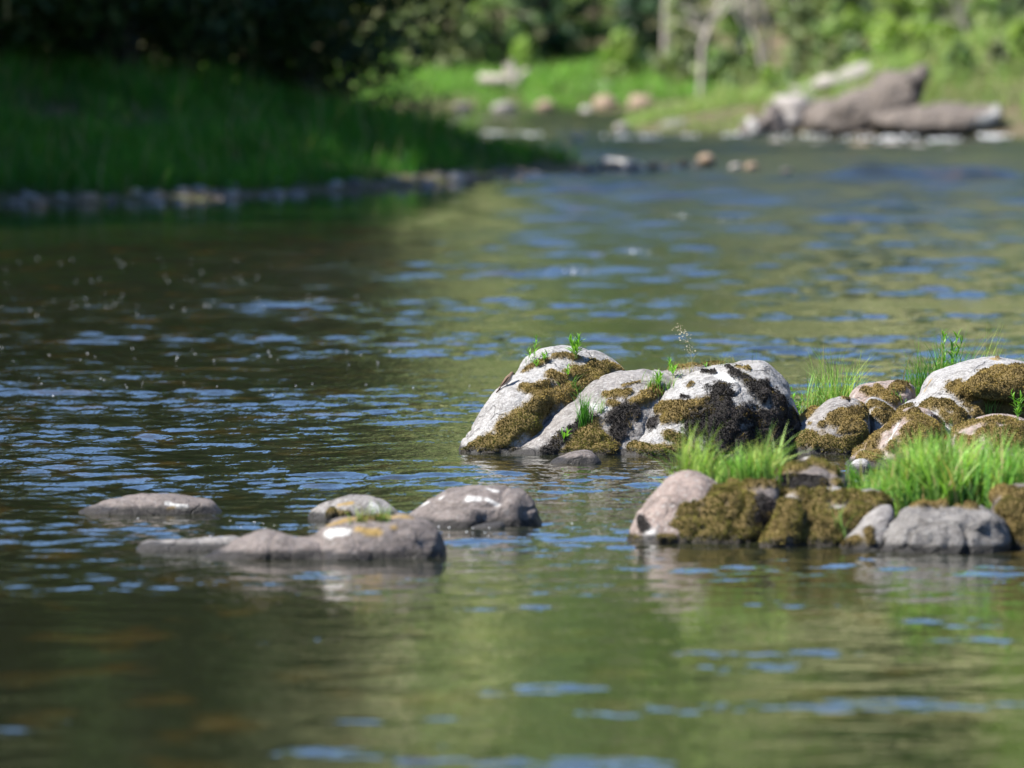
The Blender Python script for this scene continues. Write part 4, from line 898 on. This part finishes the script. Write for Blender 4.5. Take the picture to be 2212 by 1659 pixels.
def tuft(label, px, py, n, h, spread, w=.005, lean=(.1, .9), cols=GREEN, dry=.0, seed=0, base=None, dirx=0.0, name='grass_tuft'):
    r = np.random.default_rng(900 + seed)
    if base is None:
        hh_ = hit(px, py); base = hh_[0] if hh_ else P(px, py, YB)
    b0 = np.zeros((n, 3)); b0[:, 0] = r.normal(0, spread, n); b0[:, 1] = r.normal(0, spread * .6, n)
    for i in range(n):
        z = top_z(base.x + b0[i, 0], base.y + b0[i, 1]); b0[i, 2] = (z - base.z if z is not None and abs(z - base.z) < .12 else 0) - .006
    d = udir(n); d[:, 0] += dirx; d /= np.linalg.norm(d, axis=1)[:, None]
    ci = np.array(cols)[r.integers(0, len(cols), n)] * r.uniform(.75, 1.25, (n, 1))
    dm = r.random(n) < dry; ci[dm] = np.array(DRY)[r.integers(0, 2, dm.sum())]
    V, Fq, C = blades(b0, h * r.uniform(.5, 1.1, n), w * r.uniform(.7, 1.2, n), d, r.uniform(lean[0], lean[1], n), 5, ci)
    return tag(link(name, mk_mesh(name, V, Fq, GRASS, True, C), None, base), label, 'grass')
tuft('deep green grass tuft in the crevice beside the grey slab', *c1(812, 590), 120, .20, .020, .005, (.05, .55), [(.06, .2, .02), (.08, .24, .025)], seed=1)
tuft('arching grass sprays over the moss above the green tuft', *c1(760, 400), 40, .12, .03, .004, (.6, 1.6), [(.08, .22, .03), (.12, .25, .05)], .1, seed=2)
tuft('pale thin grass wisp on the light patch of the grey slab', *c1(905, 540), 16, .15, .012, .004, (.1, .5), [(.2, .34, .08), (.24, .36, .1)], seed=3)
tuft('yellow-green grass on the mossy saddle between the two boulders', *c1(1250, 395), 70, .11, .05, .005, (.1, .7), [(.2, .32, .05), (.14, .28, .04)], .2, seed=4)
tuft('thin dry grass along the moss on top of the big boulder', *c1(1450, 275), 40, .12, .11, .003, (.3, 1.3), [(.16, .24, .06), (.2, .24, .08)], .45, seed=5)
tuft('arching dry grass at the crest of the black-mossed boulder', *c1(1630, 262), 26, .13, .04, .0032, (.6, 1.6), [(.18, .24, .08)], .4, seed=6)
tuft('two lone thin stalks on the crest of the white-topped boulder', *c1(1815, 248), 3, .19, .02, .003, (.05, .3), [(.10, .2, .05)], seed=7)
tuft('thin grass at the left shoulder of the pale boulder', *c1(500, 235), 26, .09, .045, .0035, (.3, 1.4), [(.18, .28, .07), (.24, .3, .1)], .2, seed=8)
tuft('little green and yellow grass tuft on the long front stone', *c4(1320, 245), 34, .10, .03, .006, (.1, .9), [(.18, .3, .05), (.26, .3, .08)], .25, seed=9)
tuft('second small grass tuft on the long front stone, farther right', *c4(1395, 240), 34, .11, .022, .006, (.1, .7), [(.18, .32, .05), (.26, .3, .08)], .15, seed=10)
tuft('wispy grass drooping before the ridged islet boulder', *c3(1265, 560), 14, .20, .02, .005, (.1, .8), seed=11)
tuft('small grass tuft on the low mossy boulder at the right', *c2(1950, 800), 22, .15, .02, .005, (.1, .6), seed=12)
tuft('short grass in the moss by the low brown boulder', *c2(1235, 705), 18, .05, .02, .005, (.1, .6), seed=13)
tuft('dry pale grass head drooping left of the fine grass clump', *c2(330, 560), 10, .16, .02, .004, (.5, 1.4), [(.4, .36, .2), (.16, .26, .06)], .4, seed=14, base=Vector((*P(*c2(360, 760), YM + 1.6)[:2], .12)))

# leafy plants: stem and single leaves
def leaf_proto(L, w, colr):
    n = 5; V = []; C = []
    for i in range(n + 1):
        t = i / n; ww = w * math.sin(math.pi * min(1, .08 + .92 * t) ** .8) * .5; z = .12 * L * math.sin(t * 2.6)
        V += [(t * L, -ww, z + ww * .5), (t * L, 0, z), (t * L, ww, z + ww * .5)]; C += [colr] * 3
    Fq = []
    for i in range(n):
        for k in range(2): Fq.append((3 * i + k, 3 * i + k + 1, 3 * i + k + 4, 3 * i + k + 3))
    return mk_mesh('leaf', np.array(V), np.array(Fq), LEAF, True, np.array(C))
LEAFS = [leaf_proto(.09, .019, (.15, .34, .035)), leaf_proto(.075, .014, (.11, .28, .03)), leaf_proto(.09, .017, (.19, .37, .06))]
STEM = plain('green_stem', (.12, .2, .04), (.1, .16, .04), 20, .6)
def leafy(label, px, py, stems, seed, scale=1.0, base=None, name='leafy_plant'):
    r = np.random.default_rng(1200 + seed)
    if base is None:
        h_ = hit(px, py); base = h_[0] if h_ else P(px, py, YA)
    e = empty(name, base - Vector((0, 0, .008))); tag(e, label, 'plant')
    for hgt, lx, ly, nl in stems:
        x0, y0 = r.normal(0, .012), r.normal(0, .012)
        f_ = lambda t: Vector((x0 + lx * hgt * t * t, y0 + ly * hgt * t * t, hgt * t))
        V, Fq = tube([f_(t) for t in np.linspace(0, 1, 6)], [.0022 * (1 - .6 * t) * scale for t in np.linspace(0, 1, 6)], 5)
        link('stem', mk_mesh('stem', V, Fq, STEM), e)
        for i in range(nl):
            t = .18 + .82 * (i + r.uniform(0, .5)) / nl; az = i * 2.4 + r.uniform(-.4, .4); up = r.uniform(.35, .9) + .3 * (t > .8)
            lo = link('leaf', LEAFS[int(r.integers(3))], e, f_(min(t, 1)))
            lo.rotation_euler = (0, -up, az); s = scale * r.uniform(.7, 1.15) * (1.05 - .35 * t); lo.scale = (s, s, s)
leafy('bright leafy sapling on the top of the pale boulder', *c1(755, 215), [(.13, .1, 0, 15), (.11, -.35, .1, 12), (.12, .35, -.1, 13), (.08, -.1, -.2, 9)], 1)
leafy('slender leafy stem at the left shoulder of the pale boulder', *c1(512, 235), [(.16, .12, 0, 16), (.07, -.3, 0, 6)], 2, .62)
leafy('small bright sprout beside the shoulder moss of the pale boulder', *c1(590, 235), [(.045, -.3, 0, 8), (.05, .3, 0, 8)], 3, .6)
leafy('tiny sprout lowest on the shoulder of the pale boulder', *c1(525, 270), [(.03, -.3, 0, 7), (.035, .4, 0, 7)], 4, .6)
leafy('short leafy sprout in the dark moss of the pale boulder', *c1(710, 330), [(.065, 0, 0, 14)], 5, .6)
leafy('small sprout growing low by the black moss of the grey slab', *c1(700, 705), [(.05, -.3, 0, 7), (.065, .15, 0, 8)], 6, .75)
leafy('upright leafy sprout on the saddle, left of the dry seed stalk', *c1(1310, 300), [(.09, 0, 0, 18), (.03, .5, 0, 5)], 7, .55)
leafy('broad pale sprout in the yellow-green saddle grass', *c1(1340, 325), [(.06, .2, 0, 8), (.05, -.3, 0, 7)], 8, .8)
leafy('pale green sprouts lowest in the yellow-green saddle grass', *c1(1240, 385), [(.085, .05, 0, 9), (.07, -.2, 0, 8), (.08, .25, 0, 8)], 9, .75)
leafy('tiny sprout on the golden moss of the boulder crest', *c1(1505, 285), [(.035, 0, 0, 6)], 10, .6)
bz = top_z(P(2048, 850, YM + 1.6).x, YM + 1.6)
leafy('tall leafy plant towering over the grass behind the smooth grey boulder', 0, 0, [(.44, -.02, 0, 22), (.42, .16, 0, 22), (.36, .06, .1, 18), (.40, .22, 0, 16)], 11, 1.1, Vector((P(2048, 850, YM + 1.6).x, YM + 1.6, bz or .1)))
leafy('leafy plant with a pale flower spike at the right edge', *c2(2170, 850), [(.17, -.25, 0, 14), (.15, .1, 0, 12), (.12, .3, 0, 10)], 12, .8)
leafy('leafy sprouts at the foot of the fine grass by the black-mossed boulder', 0, 0, [(.20, -.15, 0, 16), (.15, .2, 0, 12), (.12, -.4, 0, 10)], 13, .8, Vector((P(1722, 890, YM + 1.5).x, YM + 1.5, .12)))
for i, (px, yo, h_, lab) in enumerate(((1640, .75, .15, 'leafy weed at the right end of the left islet grass'), (1590, .65, .12, 'leafy weed in the middle of the left islet grass'), (1860, .6, .12, 'leafy weed at the left end of the thick islet grass'), (1985, .45, .16, 'leafy weed at the front of the thick islet grass'))):
    x = (px - W / 2) * (YN + yo) / F; z = top_z(x, YN + yo) or .15
    leafy(lab, 0, 0, [(h_, .1, 0, 12), (h_ * .9, -.3, 0, 10), (h_ * .8, .4, 0, 10)], 20 + i, .95, Vector((x, YN + yo, z)))
# dry seed stalk arching over the boulder
hb = hit(*c1(1440, 285)); b0 = hb[0] if hb else P(*c1(1440, 285), YB)
e = empty('seed_stalk', b0); tag(e, 'thin dry grass stalk with an airy seed head above the saddle', 'grass')
tip = P(*c1(1330, 45), b0.y) - b0; q = [P(*c1(*p), b0.y) - b0 for p in ((1440, 285), (1432, 190), (1412, 110), (1380, 55), (1340, 35))]
V, Fq = tube(q, [.0014, .0012, .001, .0009, .0007], 4); link('stem', mk_mesh('stem', V, Fq, plain('dry_stem', (.4, .36, .2), None, 10)), e)
r_ = np.random.default_rng(3); cen = []
for k in range(70):
    a_, b_ = q[2:][int(r_.integers(2))], None
    t = r_.uniform(.25, 1.0); i = min(int(t * 4), 3); base = q[i].lerp(q[i + 1], t * 4 - i)
    cen.append(base + Vector((r_.normal(0, .018), r_.normal(0, .018), r_.normal(-.008, .018))))
V, Fq, C = leaf_cloud([tuple(c_) for c_ in cen], [.003] * 70, 1, .009, [(.62, .55, .4), (.5, .44, .3)], 4)
link('seed_head', mk_mesh('seed_head', V, Fq, MOSS, False, C), e)['kind'] = 'stuff'

# ------------------------------------------------------------------ the bird
def bird():
    h_ = hit(*c1(352, 385)); foot = h_[0] if h_ else P(*c1(352, 385), YA)
    e = empty('bird', foot); tag(e, 'small brown and white bird perched upright on the pale boulder', 'bird')
    # spine in local x (facing right) / z (up), from the tail tip to the crown
    pts = [(-.042, -.020, .006, .003), (-.030, -.002, .008, .004), (-.018, .014, .012, .010), (-.003, .032, .0185, .0185), (.011, .052, .021, .0215), (.020, .068, .017, .017), (.0255, .078, .0125, .0125), (.029, .087, .0125, .013), (.030, .094, .009, .0095), (.0305, .099, .002, .002)]
    seg = 14; V = []; C = []
    for i, (x, z, ry, rn) in enumerate(pts):
        a = pts[max(i - 1, 0)]; b = pts[min(i + 1, len(pts) - 1)]; tx, tz = b[0] - a[0], b[1] - a[1]; l = math.hypot(tx, tz); nx, nz = tz / l, -tx / l
        for k in range(seg):
            an = 2 * math.pi * k / seg; u, v = math.cos(an), math.sin(an)
            V.append((x + nx * rn * u, ry * v, z + nz * rn * u))
            belly = u > -.05 and 1 < i < 7
            C.append((.62, .57, .52) if belly and u > .25 else ((.26, .19, .14) if belly else (.125, .085, .06)))
    Fq = [(i * seg + k, i * seg + (k + 1) % seg, (i + 1) * seg + (k + 1) % seg, (i + 1) * seg + k) for i in range(len(pts) - 1) for k in range(seg)]
    n = len(pts); caps = np.array([list(range(seg))[::-1], [seg * (n - 1) + k for k in range(seg)]])
    FE = leaf_mat('feather', 0, rough=.8, spec=.15)
    link('body', mk_mesh('body', np.array(V), [np.array(Fq), caps], FE, True, np.array(C)), e)
    for s in (-1, 1):                                   # folded wings along the back
        w = [(.014, .066, .014), (.000, .060, .0165), (-.016, .034, .0185), (-.032, .008, .014), (-.050, -.024, .005), (-.040, -.006, .011), (-.012, .022, .0205), (.008, .046, .021), (.017, .060, .0185)]
        Vw = [(x, s * y, z) for x, z, y in w] + [(x, s * (y + .0035), z) for x, z, y in w]; k = len(w)
        Fw = [np.array([[i, (i + 1) % k, k + (i + 1) % k, k + i] for i in range(k)]), np.array([list(range(k)), [k + i for i in range(k)][::-1]])]
        link('wing', mk_mesh('wing', np.array(Vw), Fw, FE, False, np.tile([[.085, .058, .042]], (2 * k, 1))), e)
        bm = bmesh.new(); bmesh.ops.create_icosphere(bm, subdivisions=1, radius=.0022); me = bpy.data.meshes.new('eye'); bm.to_mesh(me); bm.free(); me.materials.append(plain('eye', (.01, .01, .01), None, 5, .15))
        link('eye', me, e, (.0345, s * .0098, .0885))
        V_, F_ = tube([(.004, s * .007, .034), (.006, s * .007, .012), (.004, s * .007, -.004)], [.003, .0016, .0014], 5); link('leg', mk_mesh('leg', V_, F_, BARK), e)
    bk = np.array([(.040, .0035, .086), (.040, -.0035, .086), (.040, 0, .0905), (.040, 0, .083), (.0495, 0, .0855)])
    link('beak', mk_mesh('beak', bk, np.array([[0, 2, 4], [2, 1, 4], [1, 3, 4], [3, 0, 4], [0, 3, 2], [1, 2, 3]]), plain('beak', (.02, .018, .016), None, 5, .4), False), e)
    tl = np.array([(-.034, .008, -.010), (-.034, -.008, -.010), (-.058, .010, -.044), (-.058, -.010, -.044), (-.031, .008, -.012), (-.031, -.008, -.012), (-.055, .010, -.046), (-.055, -.010, -.046)])
    link('tail', mk_mesh('tail', tl, np.array([[0, 1, 3, 2], [4, 6, 7, 5], [0, 2, 6, 4], [1, 5, 7, 3], [2, 3, 7, 6], [0, 4, 5, 1]]), FE, False, np.tile([[.08, .055, .04]], (8, 1))), e)
    e.rotation_euler = (0, R(7), R(12)); e.scale = (1.0, 1.0, .98); e.location.z -= .002; e.location.x += .002
bird()

# ------------------------------------------------------------------ foam flecks, and white flecks standing in for sun glints
r_ = np.random.default_rng(41); Vs = []; Fs = []; o_ = 0
bm = bmesh.new(); bmesh.ops.create_icosphere(bm, subdivisions=1, radius=1); ico = np.array([v.co[:] for v in bm.verts]); icf = np.array([[v.index for v in f.verts] for f in bm.faces]); bm.free()
def fleck(p, s):
    global o_
    Vs.append(ico * np.array([s, s, s * .6]) + np.array(p)); Fs.append(icf + o_); o_ += len(ico)
for k in range(150):  # drifting foam and white stand-ins for sun glints on the ripples
    py = r_.choice([566, 600, 652, 662, 770, 836]) + r_.normal(0, 9); px = abs(r_.normal(0, 480)) if r_.random() < .8 else r_.uniform(0, 1100)
    p = G(px, py); fleck((p.x, p.y, .006), r_.uniform(.003, .007))
for k in range(34):  # white specks in place of sun glints by the low stones
    px = r_.choice([380, 500, 600, 900, 1000, 1080]) + r_.normal(0, 50); p = G(px, 1140 + r_.normal(0, 16)); fleck((p.x, p.y, .012), r_.uniform(.003, .006))
for px, py in ((1680, 300), (1760, 301), (1860, 307), (1940, 304), (2040, 309), (1060, 296), (1130, 297), (1350, 301), (1400, 302), (1470, 300), (1590, 299), (2150, 302)):
    c = G(px, py)
    for k in range(int(r_.uniform(18, 60))): fleck((c.x + r_.normal(0, .15), c.y + r_.normal(0, .4), .03 + r_.uniform(0, .05)), r_.uniform(.010, .036))
for px, py in ((1460, 470), (1540, 478), (1575, 479), (1390, 550), (1220, 590)):
    c = G(px, py)
    for k in range(8): fleck((c.x + r_.normal(0, .10), c.y + r_.normal(0, .3), .02), r_.uniform(.006, .014))
tag(link('foam', mk_mesh('foam', np.concatenate(Vs), np.concatenate(Fs), FOAM_GLINT)), 'white flecks on the river: foam of the riffle and stand-ins for sun glints', 'foam', kind='stuff')
